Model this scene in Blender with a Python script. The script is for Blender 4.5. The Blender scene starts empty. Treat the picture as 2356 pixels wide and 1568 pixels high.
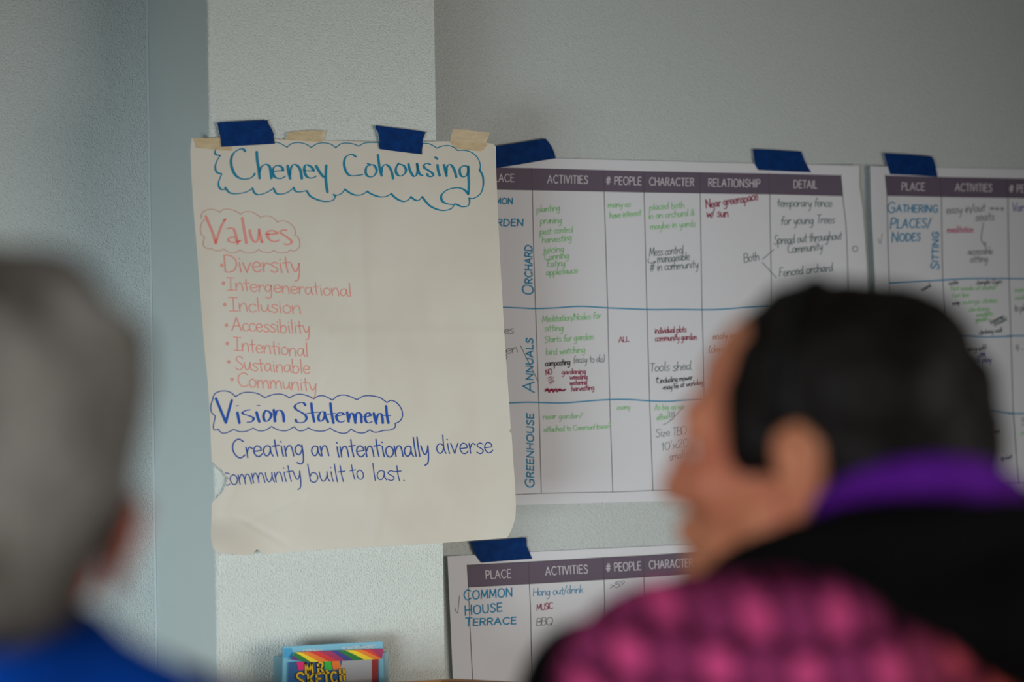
import bpy, bmesh, math, random
from mathutils import Vector, Matrix, noise

# ------------------------------------------------------------------ camera
W, H = 2356, 1568
LENS = 85.0
FPX = LENS / 36.0 * W
YAW, PITCH, ROLL = math.radians(27.0), math.atan(66.0 / FPX), math.radians(0.95)
CAM = Vector((0, 0, 1.62))
FWD = Vector((math.sin(YAW) * math.cos(PITCH), math.cos(YAW) * math.cos(PITCH), math.sin(PITCH)))
_r0 = Vector((math.cos(YAW), -math.sin(YAW), 0))
_u0 = _r0.cross(FWD)
RGT = math.cos(ROLL) * _r0 - math.sin(ROLL) * _u0
UPV = math.sin(ROLL) * _r0 + math.cos(ROLL) * _u0
sc = bpy.context.scene
col = sc.collection
cd = bpy.data.cameras.new('camera')
cam = bpy.data.objects.new('camera', cd)
col.objects.link(cam)
M = Matrix((RGT, UPV, -FWD)).transposed().to_4x4()
M.translation = CAM
cam.matrix_world = M
cd.lens = LENS
cd.sensor_width = 36.0
cd.clip_start = 0.05
cd.dof.use_dof = True
cd.dof.focus_distance = 4.80
cd.dof.aperture_fstop = 2.35
sc.camera = cam

# ------------------------------------------------------------------ light
sc.view_settings.view_transform = 'Standard'
sc.view_settings.look = 'None'
sc.view_settings.exposure = -0.10
sc.view_settings.gamma = 1.0
wd = bpy.data.worlds.new('World')
sc.world = wd
wd.use_nodes = True
wd.node_tree.nodes['Background'].inputs[0].default_value = (0.80, 0.86, 0.92, 1)
wd.node_tree.nodes['Background'].inputs[1].default_value = 0.035


def area(name, loc, aim, sx, sy, power, color, spread=180):
    l = bpy.data.lights.new(name, 'AREA')
    l.shape = 'RECTANGLE'
    l.size, l.size_y = sx, sy
    l.energy = power
    l.color = color
    l.spread = math.radians(spread)
    o = bpy.data.objects.new(name, l)
    col.objects.link(o)
    o.location = loc
    o.rotation_euler = (Vector(aim) - Vector(loc)).to_track_quat('-Z', 'Y').to_euler()
    return o


area('lamp_light', (3.6, 0.8, 1.0), (1.8, 4.3, 1.3), 2.6, 1.4, 14.2, (1.0, 0.92, 0.82), 76)
area('window_daylight', (-1.2, 1.0, 0.8), (1.7, 4.3, 1.1), 1.4, 0.9, 7.0, (0.84, 0.97, 1.0), 40)
area('people_fill', (-0.35, 0.40, 1.78), (0.9, 1.55, 1.45), 0.6, 0.6, 5.2, (0.98, 0.98, 1.0), 100)  # added fill lamp left of the camera, brightens the two people
area('ear_fill', (3.2, -0.2, 1.55), (0.5, 1.3, 1.6), 0.8, 0.8, 1.8, (1.0, 0.96, 0.90), 44)  # added lamp out of view at right, lifts the grey-haired person's ear


# ------------------------------------------------------------------ helpers
def lin(c):
    c /= 255.0
    return c / 12.92 if c <= 0.04045 else ((c + 0.055) / 1.055) ** 2.4


def rgb(r, g, b):
    return (lin(r), lin(g), lin(b), 1)


def mat(name, color, rough=0.8, spec=0.3):
    m = bpy.data.materials.new(name)
    m.use_nodes = True
    b = m.node_tree.nodes['Principled BSDF']
    b.inputs['Base Color'].default_value = color
    b.inputs['Roughness'].default_value = rough
    b.inputs['Specular IOR Level'].default_value = spec
    return m


def nodes(m):
    return m.node_tree.nodes, m.node_tree.links, m.node_tree.nodes['Principled BSDF']


def noise_tint(m, c1, c2, scale, detail=4, stretch=(1, 1, 1), lo=0.35, hi=0.65):
    N, L, b = nodes(m)
    tc = N.new('ShaderNodeTexCoord')
    mp = N.new('ShaderNodeMapping')
    mp.inputs['Scale'].default_value = stretch
    nz = N.new('ShaderNodeTexNoise')
    nz.inputs['Scale'].default_value = scale
    nz.inputs['Detail'].default_value = detail
    r = N.new('ShaderNodeValToRGB')
    r.color_ramp.elements[0].position = lo
    r.color_ramp.elements[1].position = hi
    r.color_ramp.elements[0].color = c1
    r.color_ramp.elements[1].color = c2
    L.new(tc.outputs['Object'], mp.inputs['Vector'])
    L.new(mp.outputs['Vector'], nz.inputs['Vector'])
    L.new(nz.outputs['Fac'], r.inputs['Fac'])
    L.new(r.outputs['Color'], b.inputs['Base Color'])
    return tc, mp, nz, r


def bump(m, scale, strength, dist, detail=2, stretch=(1, 1, 1), rough=0.5):
    N, L, b = nodes(m)
    tc = N.new('ShaderNodeTexCoord')
    mp = N.new('ShaderNodeMapping')
    mp.inputs['Scale'].default_value = stretch
    nz = N.new('ShaderNodeTexNoise')
    nz.inputs['Scale'].default_value = scale
    nz.inputs['Detail'].default_value = detail
    nz.inputs['Roughness'].default_value = rough
    bp = N.new('ShaderNodeBump')
    bp.inputs['Strength'].default_value = strength
    bp.inputs['Distance'].default_value = dist
    L.new(tc.outputs['Object'], mp.inputs['Vector'])
    L.new(mp.outputs['Vector'], nz.inputs['Vector'])
    L.new(nz.outputs['Fac'], bp.inputs['Height'])
    L.new(bp.outputs['Normal'], b.inputs['Normal'])


def ray(px, py):
    return FWD + RGT * ((px - W / 2) / FPX) + UPV * ((H / 2 - py) / FPX)


def on_y(px, py, Y):
    d = ray(px, py)
    return CAM + d * ((Y - CAM.y) / d.y)


def at(px, py, depth):
    return CAM + ray(px, py) * depth


def link_mesh(name, verts, faces, mats, parent=None, origin=None, fmat=None, smooth=False):
    verts = [Vector(v) for v in verts]
    if origin is None:
        lo = [min(v[i] for v in verts) for i in range(3)]
        hi = [max(v[i] for v in verts) for i in range(3)]
        origin = Vector([(a + b) / 2 for a, b in zip(lo, hi)])
    me = bpy.data.meshes.new(name)
    me.from_pydata([v - origin for v in verts], [], faces)
    o = bpy.data.objects.new(name, me)
    for m in (mats if isinstance(mats, (list, tuple)) else [mats]):
        me.materials.append(m)
    if fmat:
        for p, i in zip(me.polygons, fmat):
            p.material_index = i
    if smooth:
        for p in me.polygons:
            p.use_smooth = True
    me.update()
    col.objects.link(o)
    if parent is not None:
        o.parent = parent
        o.location = origin - world_loc(parent)
    else:
        o.location = origin
    return o


def world_loc(o):
    p = o.location.copy()
    while o.parent:
        o = o.parent
        p += o.location
    return p


def tag(o, label=None, cat=None, group=None, kind=None):
    if label:
        o['label'] = label
    if cat:
        o['category'] = cat
    if group:
        o['group'] = group
    if kind:
        o['kind'] = kind
    return o


def box(name, lo, hi, m, parent=None, kind=None):
    (x0, y0, z0), (x1, y1, z1) = lo, hi
    v = [(x, y, z) for z in (z0, z1) for y in (y0, y1) for x in (x0, x1)]
    f = [(0, 2, 3, 1), (4, 5, 7, 6), (0, 1, 5, 4), (2, 6, 7, 3), (0, 4, 6, 2), (1, 3, 7, 5)]
    o = link_mesh(name, v, f, m, parent)
    if kind:
        o['kind'] = kind
    return o


# ------------------------------------------------------------------ the setting
YP = 4.23      # front of the pillar
YW = 4.576     # wall either side of it
m_stucco = mat('stucco_paint', rgb(214, 221, 218), 0.75, 0.25)
bump(m_stucco, 300, 0.75, 0.006, 1.5)
m_wall = mat('wall_paint', rgb(202, 209, 209), 0.7, 0.25)
bump(m_wall, 340, 0.8, 0.0045, 1.5)
m_smooth = mat('smooth_paint', rgb(208, 217, 216), 0.65, 0.3)
bump(m_smooth, 60, 0.06, 0.002, 2)
m_floor = mat('floor_carpet', rgb(110, 108, 104), 0.95, 0.1)
noise_tint(m_floor, rgb(92, 90, 88), rgb(124, 121, 117), 90)
m_ceil = mat('ceiling_paint', rgb(205, 206, 204), 0.9, 0.1)

CEIL = 2.95
box('floor', (-4, -3, -0.1), (9, YW, 0), m_floor, kind='structure')
box('ceiling', (-4, -3, CEIL), (9, YW, CEIL + 0.1), m_ceil, kind='structure')
box('wall_back', (-4, YW, 0), (9, YW + 0.15, CEIL), m_wall, kind='structure')
xl = on_y(489, 784, YP).x
xr = on_y(1011, 784, YP).x
v = [(xl, YW, 0), (xl, YP, 0), (xr, YP, 0), (xr, YW, 0), (xl, YW, CEIL), (xl, YP, CEIL), (xr, YP, CEIL), (xr, YW, CEIL)]
f = [(0, 1, 5, 4), (1, 2, 6, 5), (2, 3, 7, 6)]
o = link_mesh('wall_pillar', v, f, [m_smooth, m_stucco], fmat=[0, 1, 1])
o['kind'] = 'structure'
# plaster corner bead running up the pillar's left edge, and the caulk line in the corner
rnd = random.Random(4)
vs, fs = [], []
n = 420
for i in range(n + 1):
    z = 0.0 + CEIL * i / n
    a = 0.0035 + 0.003 * rnd.random()
    vs += [(xl - 0.001, YP + 0.004, z), (xl + a * .4, YP - 0.0022 * rnd.random() - .0008, z), (xl + a, YP + 0.0002, z)]
for i in range(n):
    for k in range(2):
        fs.append((3 * i + k, 3 * i + k + 1, 3 * i + k + 4, 3 * i + k + 3))
o = link_mesh('trim_1', vs, fs, m_stucco, smooth=True)
o['kind'] = 'structure'
vs = []
for z in (0, CEIL):
    vs += [(xl - 0.004, YW - 0.0004, z), (xl - 0.0024, YW - 0.0024, z), (xl - 0.0004, YW - 0.004, z)]
o = link_mesh('trim_2', vs, [(0, 1, 4, 3), (1, 2, 5, 4)], mat('caulk', rgb(196, 206, 208), 0.6))
o['kind'] = 'structure'

# ------------------------------------------------------------------ lettering
GL = {
    'a': (58, "46,50 30,56 12,46 5,26 14,5 30,6 43,28 46,50|46,50 46,22 56,1"),
    'b': (56, "4,104 6,60 9,6|8,30 22,52 42,48 50,26 38,4 20,1 8,12"),
    'c': (48, "45,46 30,56 10,44 5,22 16,3 34,2 47,12"),
    'd': (60, "44,44 26,54 8,40 6,16 20,1 36,10 46,34|47,104 46,50 48,20 56,1"),
    'e': (54, "6,28 28,30 47,34 42,50 24,57 8,42 6,20 20,2 36,2 50,14"),
    'f': (42, "42,94 30,104 20,90 18,40 18,-2|2,52 38,54"),
    'g': (60, "44,46 28,56 10,44 6,22 18,5 32,10 44,32 46,52|46,54 48,10 44,-30 28,-44 8,-36"),
    'h': (56, "4,104 6,50 8,0|8,28 22,52 38,54 46,34 50,0"),
    'i': (24, "10,54 12,24 16,0|9,80 12,77"),
    'j': (26, "14,54 16,0 10,-36 -6,-40|14,80 16,77"),
    'k': (50, "5,104 6,50 8,0|42,54 8,24|18,32 46,0"),
    'l': (22, "8,104 10,50 14,0"),
    'm': (86, "4,54 6,26 8,0|8,28 20,52 32,52 40,30 42,0|42,28 54,52 68,52 76,30 80,0"),
    'n': (56, "4,54 6,26 8,0|8,28 22,52 38,54 46,34 50,0"),
    'o': (54, "26,55 8,44 5,22 16,2 34,2 48,20 46,42 30,55 22,54"),
    'p': (56, "5,54 7,10 9,-44|8,34 22,54 42,48 50,26 38,4 20,4 8,14"),
    'q': (58, "44,48 28,56 8,42 6,18 20,3 38,16 45,44|46,52 46,0 50,-44"),
    'r': (42, "5,54 8,26 9,0|9,26 18,46 28,54 40,46"),
    's': (46, "42,50 26,56 10,46 14,36 32,26 41,14 32,2 18,0 4,8"),
    't': (40, "16,92 18,40 24,0|1,54 38,58"),
    'u': (58, "5,54 8,22 18,3 32,8 44,34 46,54|46,54 47,18 56,1"),
    'v': (50, "4,54 14,24 22,0|22,0 34,30 46,54"),
    'w': (76, "4,54 12,22 20,0|20,0 30,24 38,44|38,44 46,22 54,0|54,0 64,30 72,54"),
    'x': (50, "4,54 24,26 46,0|44,54 24,26 4,0"),
    'y': (54, "4,54 14,20 26,8 40,30 46,54|46,54 44,0 36,-36 18,-48"),
    'z': (50, "5,52 44,54|44,54 5,2|5,2 46,3"),
    'A': (72, "0,0 34,100|34,100 68,0|13,36 56,36"),
    'B': (62, "4,0 4,100|4,100 34,100 52,88 50,64 34,54 4,54|4,54 36,54 58,40 56,14 36,0 4,0"),
    'C': (74, "68,88 46,101 22,92 6,66 6,36 22,8 44,-1 70,14"),
    'D': (72, "4,0 4,100|4,100 34,98 60,76 66,46 54,14 30,0 4,0"),
    'E': (56, "4,0 4,100|4,100 50,100|4,52 44,52|4,0 52,0"),
    'F': (52, "4,0 4,100|4,100 48,100|4,52 42,52"),
    'G': (76, "68,86 46,101 20,90 6,62 8,30 26,4 50,0 68,14|68,14 68,46|68,46 42,46"),
    'H': (68, "4,0 4,100|62,0 62,100|4,52 62,52"),
    'I': (14, "6,0 6,100"),
    'Î': (56, "2,100 52,100|27,100 28,0|4,0 54,2"),
    'J': (48, "40,100 40,24 28,0 12,2 2,18"),
    'K': (62, "4,0 4,100|56,100 4,42|20,58 60,0"),
    'L': (52, "4,100 4,0|4,0 48,0"),
    'M': (84, "4,0 10,100|10,100 41,20|41,20 72,100|72,100 78,0"),
    'N': (72, "4,0 4,100|4,100 64,0|64,0 64,100"),
    'O': (84, "40,101 14,88 4,52 14,12 40,-1 68,12 78,50 68,88 40,101"),
    'P': (58, "4,0 4,100|4,100 36,100 54,84 50,58 34,48 4,48"),
    'Q': (84, "40,101 14,88 4,52 14,12 40,-1 68,12 78,50 68,88 40,101|50,24 80,-8"),
    'R': (62, "4,0 4,100|4,100 36,100 54,86 50,62 34,52 4,52|26,52 58,0"),
    'S': (58, "52,86 36,100 14,94 8,74 24,56 44,42 52,22 38,2 16,0 2,14"),
    'T': (56, "2,100 54,100|28,100 28,0"),
    'U': (70, "4,100 4,34 16,6 34,-1 54,8 62,34 62,100"),
    'V': (66, "2,100 32,0|32,0 62,100"),
    'W': (92, "2,100 22,0|22,0 44,80|44,80 66,0|66,0 88,100"),
    'X': (60, "2,0 56,100|2,100 56,0"),
    'Y': (60, "2,100 28,50|56,100 28,50 26,0"),
    'Z': (58, "4,100 54,100|54,100 4,0|4,0 56,0"),
    '0': (60, "30,100 8,80 6,30 22,0 44,10 52,50 44,90 30,100"),
    '1': (26, "4,82 14,100|14,100 14,0"),
    '2': (56, "6,80 22,100 44,92 44,64 24,30 4,0|4,0 52,2"),
    '4': (56, "14,100 4,44|4,44 52,46|38,90 38,0"),
    '5': (54, "46,100 12,100|12,100 8,58|8,58 30,62 48,42 42,10 20,0 4,10"),
    '6': (54, "44,96 20,76 6,40 14,6 34,0 48,20 40,44 20,46 8,30"),
    '.': (20, "8,3 11,0"), ',': (18, "10,6 4,-14"), '-': (40, "4,32 34,34"), "'": (16, "8,100 6,78"),
    '/': (40, "0,-14 36,104"), '?': (46, "4,78 18,100 40,88 36,62 20,46 18,28|18,4 20,0"),
    '!': (22, "10,100 8,30|8,4 9,0"), '(': (28, "24,108 8,76 6,30 20,-10"), ')': (28, "4,108 20,76 22,30 8,-10"),
    '#': (76, "24,0 34,96|48,0 58,96|4,32 70,32|8,64 74,64"), '&': (62, "54,40 30,4 8,8 8,32 34,60 36,84 20,92 12,72 32,34 58,0"),
    '+': (50, "26,60 24,4|2,32 48,32"), '>': (48, "4,72 42,44|42,44 4,16"), ' ': (34, ""),
}
GL = {k: (a, [[tuple(float(t) / 100 for t in p.split(',')) for p in s.split()] for s in g.split('|') if s]) for k, (a, g) in GL.items()}


def catmull(pts, k=6):
    if len(pts) == 2:
        (x0, y0), (x1, y1) = pts
        n = 4
        return [(x0 + (x1 - x0) * i / n, y0 + (y1 - y0) * i / n) for i in range(n + 1)]
    P = [(2 * pts[0][0] - pts[1][0], 2 * pts[0][1] - pts[1][1])] + list(pts) + [(2 * pts[-1][0] - pts[-2][0], 2 * pts[-1][1] - pts[-2][1])]
    out = []
    for i in range(1, len(P) - 2):
        for j in range(k):
            t = j / k
            a, b, c, d = P[i - 1], P[i], P[i + 1], P[i + 2]
            out.append(tuple(0.5 * ((2 * b[q]) + (c[q] - a[q]) * t + (2 * a[q] - 5 * b[q] + 4 * c[q] - d[q]) * t * t
                                    + (3 * b[q] - a[q] - 3 * c[q] + d[q]) * t ** 3) for q in (0, 1)))
    out.append(tuple(pts[-1]))
    return out


class Ink:
    """flat pen strokes lying on a sheet; the sheet's surface function turns sheet positions into points"""

    def __init__(self, surf, lift=0.0007):
        self.s, self.lift = surf, lift
        self.v, self.f = [], []

    def ribbon(self, pts, w, nib=None):
        """pts in sheet pixels, w full width; nib = (angle, thin) makes a chisel tip"""
        q = [pts[0]]
        for p in pts[1:]:
            if math.hypot(p[0] - q[-1][0], p[1] - q[-1][1]) > 0.15:
                q.append(p)
        if len(q) < 2:
            q = [pts[0], (pts[0][0] + w * .4, pts[0][1])]
        n = len(q)
        T = []
        for i in range(n):
            a, b = q[max(0, i - 1)], q[min(n - 1, i + 1)]
            l = math.hypot(b[0] - a[0], b[1] - a[1]) or 1
            T.append(((b[0] - a[0]) / l, (b[1] - a[1]) / l))

        def wid(i):
            if nib is None:
                return w
            ang, thin = nib
            return max(w * thin, w * abs(math.sin(math.atan2(T[i][1], T[i][0]) - ang)))
        rows = []
        h0, h1 = wid(0) / 2, wid(n - 1) / 2
        for s, c in ((-.9, .45), (-.6, .8)):
            rows.append((q[0][0] + T[0][0] * h0 * s, q[0][1] + T[0][1] * h0 * s, T[0], h0 * c))
        for i in range(n):
            rows.append((q[i][0], q[i][1], T[i], wid(i) / 2))
        for s, c in ((.6, .8), (.9, .45)):
            rows.append((q[-1][0] + T[-1][0] * h1 * s, q[-1][1] + T[-1][1] * h1 * s, T[-1], h1 * c))
        b0 = len(self.v)
        for x, y, t, hw in rows:
            for sg in (1, -1):
                self.v.append(self.s(x - t[1] * hw * sg, y + t[0] * hw * sg, self.lift))
        for i in range(len(rows) - 1):
            a = b0 + 2 * i
            self.f.append((a, a + 1, a + 3, a + 2))

    def stroke(self, pts, w, nib=None):
        self.ribbon(catmull(pts), w, nib)

    def trace(self, strokes, org, scale, w, nib=None):
        for s in strokes:
            self.stroke([(org[0] + x / scale, org[1] + y / scale) for x, y in s], w, nib)

    def text(self, txt, x0, y0, x1, y1, cap, w, slant=0.0, first=1.0, nib=None, xh=1.0, jit=0.0, seed=1, track=0.0):
        r = random.Random(seed + len(txt) * 7)
        wide = [GL[c][0] / 100 * (first if i == 0 else 1) + track for i, c in enumerate(txt)]
        total = sum(wide) - .05 - track
        L = math.hypot(x1 - x0, y1 - y0)
        d = ((x1 - x0) / L, (y1 - y0) / L)
        up = (d[1], -d[0])
        sx = L / total
        sh = math.tan(math.radians(slant))
        pos = 0.0
        for i, c in enumerate(txt):
            k = first if i == 0 else 1
            jy = r.uniform(-jit, jit)
            js = 1 + r.uniform(-jit, jit)
            for s in GL[c][1]:
                pts = []
                for gx, gy in s:
                    if gy <= 0.62 and c.islower():
                        gy *= xh
                    gy = (gy * k * js + jy - (.25 * (k - 1) if first > 1 and i == 0 else 0)) * cap
                    gx = (pos + gx * k) * sx + gy * sh
                    pts.append((x0 + d[0] * gx + up[0] * gy, y0 + d[1] * gx + up[1] * gy))
                self.stroke(pts, w, nib)
            pos += wide[i]

    def poly(self, pts):
        b = len(self.v)
        for x, y in pts:
            self.v.append(self.s(x, y, self.lift))
        self.f.append(tuple(range(b, b + len(pts))))

    def build(self, name, m, parent, label=None):
        o = link_mesh(name, self.v, self.f, m, parent)
        if label:
            o['label'] = label
        return o


def sstep(a, b, x):
    t = min(1, max(0, (x - a) / (b - a)))
    return t * t * (3 - 2 * t)


def resample(pts, n):
    d = [0]
    for a, b in zip(pts, pts[1:]):
        d.append(d[-1] + math.hypot(b[0] - a[0], b[1] - a[1]))
    out = []
    j = 0
    for i in range(n + 1):
        t = d[-1] * i / n
        while j < len(pts) - 2 and d[j + 1] < t:
            j += 1
        u = (t - d[j]) / ((d[j + 1] - d[j]) or 1)
        out.append((pts[j][0] + (pts[j + 1][0] - pts[j][0]) * u, pts[j][1] + (pts[j + 1][1] - pts[j][1]) * u))
    return out


def coons(top, right, bottom, left, nu, nv, surf, lift=0.0):
    T, B, Lf, R = resample(top, nu), resample(bottom, nu), resample(left, nv), resample(right, nv)
    vs, fs = [], []
    for j in range(nv + 1):
        v = j / nv
        for i in range(nu + 1):
            u = i / nu
            p = [(1 - v) * T[i][q] + v * B[i][q] + (1 - u) * Lf[j][q] + u * R[j][q]
                 - ((1 - u) * (1 - v) * T[0][q] + u * (1 - v) * T[-1][q] + (1 - u) * v * B[0][q] + u * v * B[-1][q]) for q in (0, 1)]
            vs.append(surf(p[0], p[1], lift))
    for j in range(nv):
        for i in range(nu):
            a = j * (nu + 1) + i
            fs.append((a, a + nu + 1, a + nu + 2, a + 1))
    return vs, fs


def px(strokes, org, s):
    return [(org[0] + x / s, org[1] + y / s) for x, y in strokes]


# ------------------------------------------------------------------ inks and papers
m_flip = mat('newsprint', rgb(214, 206, 193), 0.85, 0.15)
noise_tint(m_flip, rgb(207, 201, 190), rgb(213, 208, 198), 5, 3)
m_chart = mat('plotter_paper', rgb(218, 219, 226), 0.6, 0.25)
m_band = mat('printed_mauve', rgb(100, 88, 106), 0.6, 0.25)
m_white = mat('white_print', rgb(214, 208, 216), 0.6)
m_line = mat('printed_grey', rgb(84, 78, 82), 0.7)
m_teal = mat('teal_marker', rgb(0, 126, 160), 0.6)
m_cyan = mat('cyan_marker', rgb(0, 134, 178), 0.6)
m_navy = mat('blue_marker', rgb(6, 76, 168), 0.6)
m_navy2 = mat('blue_marker_thin', rgb(30, 72, 154), 0.6)
m_pink = mat('faded_red_marker', rgb(226, 146, 136), 0.7)
m_pink2 = mat('faded_red_outline', rgb(206, 164, 152), 0.7)
m_red2 = mat('red_marker_spot', rgb(224, 108, 102), 0.7)
m_green = mat('light_green_marker', rgb(146, 206, 144), 0.7)
m_dgreen = mat('dark_green_pen', rgb(72, 100, 96), 0.7)
m_grey = mat('grey_pen', rgb(114, 122, 124), 0.7)
m_black = mat('black_pen', rgb(34, 32, 34), 0.7)
m_crim = mat('crimson_pen', rgb(150, 26, 70), 0.7)
m_rose = mat('rose_pen', rgb(196, 84, 128), 0.7)
m_violet = mat('violet_pen', rgb(84, 80, 158), 0.7)
m_rust = mat('rust_pen', rgb(186, 106, 88), 0.7)
m_tape = mat('blue_tape', rgb(0, 50, 112), 0.7, 0.12)
noise_tint(m_tape, rgb(0, 42, 98), rgb(2, 54, 118), 60, 3)
bump(m_tape, 55, 0.35, 0.002, 3, (1, 1, 2.5))
m_mask = mat('masking_tape', rgb(216, 192, 150), 0.7, 0.2)
noise_tint(m_mask, rgb(210, 186, 146), rgb(226, 204, 164), 45, 3, (1, 1, 3))
N_, L_, B_ = nodes(m_mask)
B_.inputs['Alpha'].default_value = 0.72

# ------------------------------------------------------------------ the hand-lettered sheet on the pillar
CREASES = [((830, 470), (846, 1010), 20, .0011), ((742, 766), (1160, 764), 20, .0011), ((846, 1010), (838, 1150), 16, .0007),
           ((805, 690), (765, 765), 8, -.0010), ((790, 800), (735, 905), 12, .0011), ((700, 1150), (820, 1030), 9, .0008),
           ((575, 1196), (700, 1140), 8, -.0009), ((566, 1198), (660, 1250), 9, -.0012), ((690, 1100), (806, 990), 12, -.0009),
           ((846, 900), (840, 980), 16, -.0010), ((510, 1180), (545, 1110), 12, .0010), ((950, 700), (1090, 640), 30, .0006),
           ((1030, 1200), (1060, 1130), 20, .0008), ((860, 1240), (880, 1140), 18, .0008), ((538, 1190), (566, 1198), 7, -.0008)]


def seg_dist(x, y, a, b):
    dx, dy = b[0] - a[0], b[1] - a[1]
    t = min(1, max(0, ((x - a[0]) * dx + (y - a[1]) * dy) / (dx * dx + dy * dy)))
    ex, ey = x - a[0] - t * dx, y - a[1] - t * dy
    return math.hypot(ex, ey), t


def poster_h(x, y):
    h = 0.0045
    amp = sstep(360, 560, y)
    h += amp * 0.0030 * noise.noise(Vector((x / 150, y / 230, 3.1))) + amp * 0.0009 * noise.noise(Vector((x / 42, y / 60, 9)))
    h += amp * .0022
    for a, b, wd_, am in CREASES:
        d, t = seg_dist(x, y, a, b)
        if d < wd_:
            h += 1.8 * am * (1 - d / wd_) * (1 if .02 < t < .98 else .6)
    h += 0.020 * sstep(1190, 1280, y) * sstep(640, 486, x)
    h += 0.016 * sstep(1090, 1190, x) * sstep(600, 1000, y)
    h += 0.010 * sstep(1150, 1260, y)
    h += 0.006 * sstep(500, 440, x) * sstep(380, 500, y)
    return h


def S_poster(x, y, lift=0.0):
    return on_y(x, y, YP - poster_h(x, y) - lift)


top = [(441, 317), (505, 318), (633, 320), (700, 322), (800, 324), (870, 326), (1004, 325), (1035, 325), (1122, 329), (1135, 331), (1141, 337)]
right = [(1141, 337), (1142, 400), (1147, 520), (1152, 620), (1156, 690), (1160, 760), (1166, 850), (1172, 930), (1175, 988),
         (1170, 991), (1177, 996), (1181, 1060), (1185, 1115), (1187, 1160), (1186, 1190), (1179, 1213), (1173, 1226), (1167, 1236)]
left = [(441, 317), (438, 345), (440, 400), (445, 480), (452, 560), (458, 640), (464, 720), (470, 800), (478, 880), (482, 940),
        (484, 985), (487, 1062), (500, 1071), (507, 1076), (513, 1086), (523, 1096), (521, 1106), (519, 1116), (512, 1131), (503, 1141),
        (494, 1150), (487, 1156), (487, 1180), (486, 1210), (485, 1236), (489, 1256)]
bottom = [(489, 1256), (494, 1266), (501, 1271), (520, 1273), (538, 1274), (560, 1275), (577, 1276), (584, 1271), (589, 1264), (593, 1263),
          (599, 1268), (604, 1274), (640, 1271), (680, 1268), (805, 1260), (920, 1254), (1022, 1248), (1120, 1240), (1167, 1236)]
vs, fs = coons(top, right, bottom, left, 110, 150, S_poster)
poster = link_mesh('flipchart_sheet', vs, fs, m_flip, smooth=True)
tag(poster, 'crumpled cream flipchart sheet hand-lettered in teal, pink and blue, taped across the pillar', 'poster')

NIB = (math.radians(-18), .42)
k = Ink(S_poster)
A = ((520, 330), 7.853)
k.trace([[(345, 135), (310, 100), (265, 98), (190, 130), (125, 195), (95, 280), (92, 340), (105, 430), (150, 540), (210, 605), (290, 640), (370, 642), (450, 620), (500, 580), (518, 545)],
         [(555, 155), (565, 300), (590, 450), (608, 625)], [(605, 520), (635, 430), (690, 385), (740, 380), (790, 420), (810, 520), (822, 625)],
         [(868, 500), (960, 492), (1030, 485)], [(1030, 485), (1020, 440), (970, 405), (910, 400), (860, 440), (845, 510), (870, 590), (920, 625), (990, 632), (1040, 615), (1070, 590)],
         [(1115, 405), (1130, 510), (1160, 630)], [(1158, 560), (1165, 470), (1200, 395), (1250, 380), (1310, 420), (1350, 500), (1370, 630)],
         [(1400, 482), (1480, 492), (1585, 490)], [(1585, 490), (1550, 430), (1480, 390), (1430, 395), (1415, 460), (1430, 545), (1470, 605), (1540, 625), (1600, 610), (1625, 588)],
         [(1630, 408), (1690, 510), (1750, 590), (1790, 612)], [(1812, 400), (1805, 520), (1805, 660), (1818, 780), (1833, 875)]], *A, 6.2, NIB)
k.build('heading_lettering', m_teal, poster)
k = Ink(S_poster)
Bc = ((780, 340), 6.929)
k.trace([[(268, 140), (220, 108), (170, 108), (110, 145), (82, 220), (85, 290), (115, 380), (165, 435), (240, 445), (320, 435), (380, 425)],
         [(455, 250), (500, 265), (560, 280), (600, 350), (580, 420), (530, 460), (470, 455), (430, 410), (430, 330), (460, 285), (500, 280)],
         [(622, 115), (635, 230), (655, 350), (680, 440)], [(680, 390), (690, 310), (730, 270), (770, 275), (820, 330), (850, 420), (862, 485)],
         [(950, 245), (910, 320), (910, 390), (950, 440), (1000, 445), (1050, 410), (1068, 350), (1040, 290), (980, 262), (935, 260)],
         [(1108, 260), (1130, 350), (1170, 430), (1205, 455), (1240, 420), (1255, 340), (1245, 255)], [(1245, 255), (1265, 360), (1290, 420), (1335, 440)],
         [(1460, 265), (1400, 248), (1355, 275), (1365, 320), (1430, 360), (1490, 405), (1500, 445), (1460, 460), (1420, 445), (1410, 420)],
         [(1570, 275), (1580, 350), (1605, 440)], [(1535, 150), (1570, 178)],
         [(1675, 275), (1695, 360), (1715, 445)], [(1712, 400), (1720, 310), (1750, 270), (1790, 275), (1830, 330), (1855, 400), (1870, 465)],
         [(2050, 300), (1990, 285), (1935, 320), (1925, 380), (1945, 440), (1985, 462), (2030, 440), (2060, 380), (2060, 300)],
         [(2060, 300), (2062, 420), (2070, 540), (2068, 650), (2060, 735)],
         [(2060, 735), (2000, 670), (1920, 640), (1840, 640), (1740, 665), (1660, 720), (1628, 780), (1650, 850), (1720, 890), (1810, 905)]], *Bc, 5.6, NIB)
k.build('heading_lettering', m_teal, poster)
k = Ink(S_poster)
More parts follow.
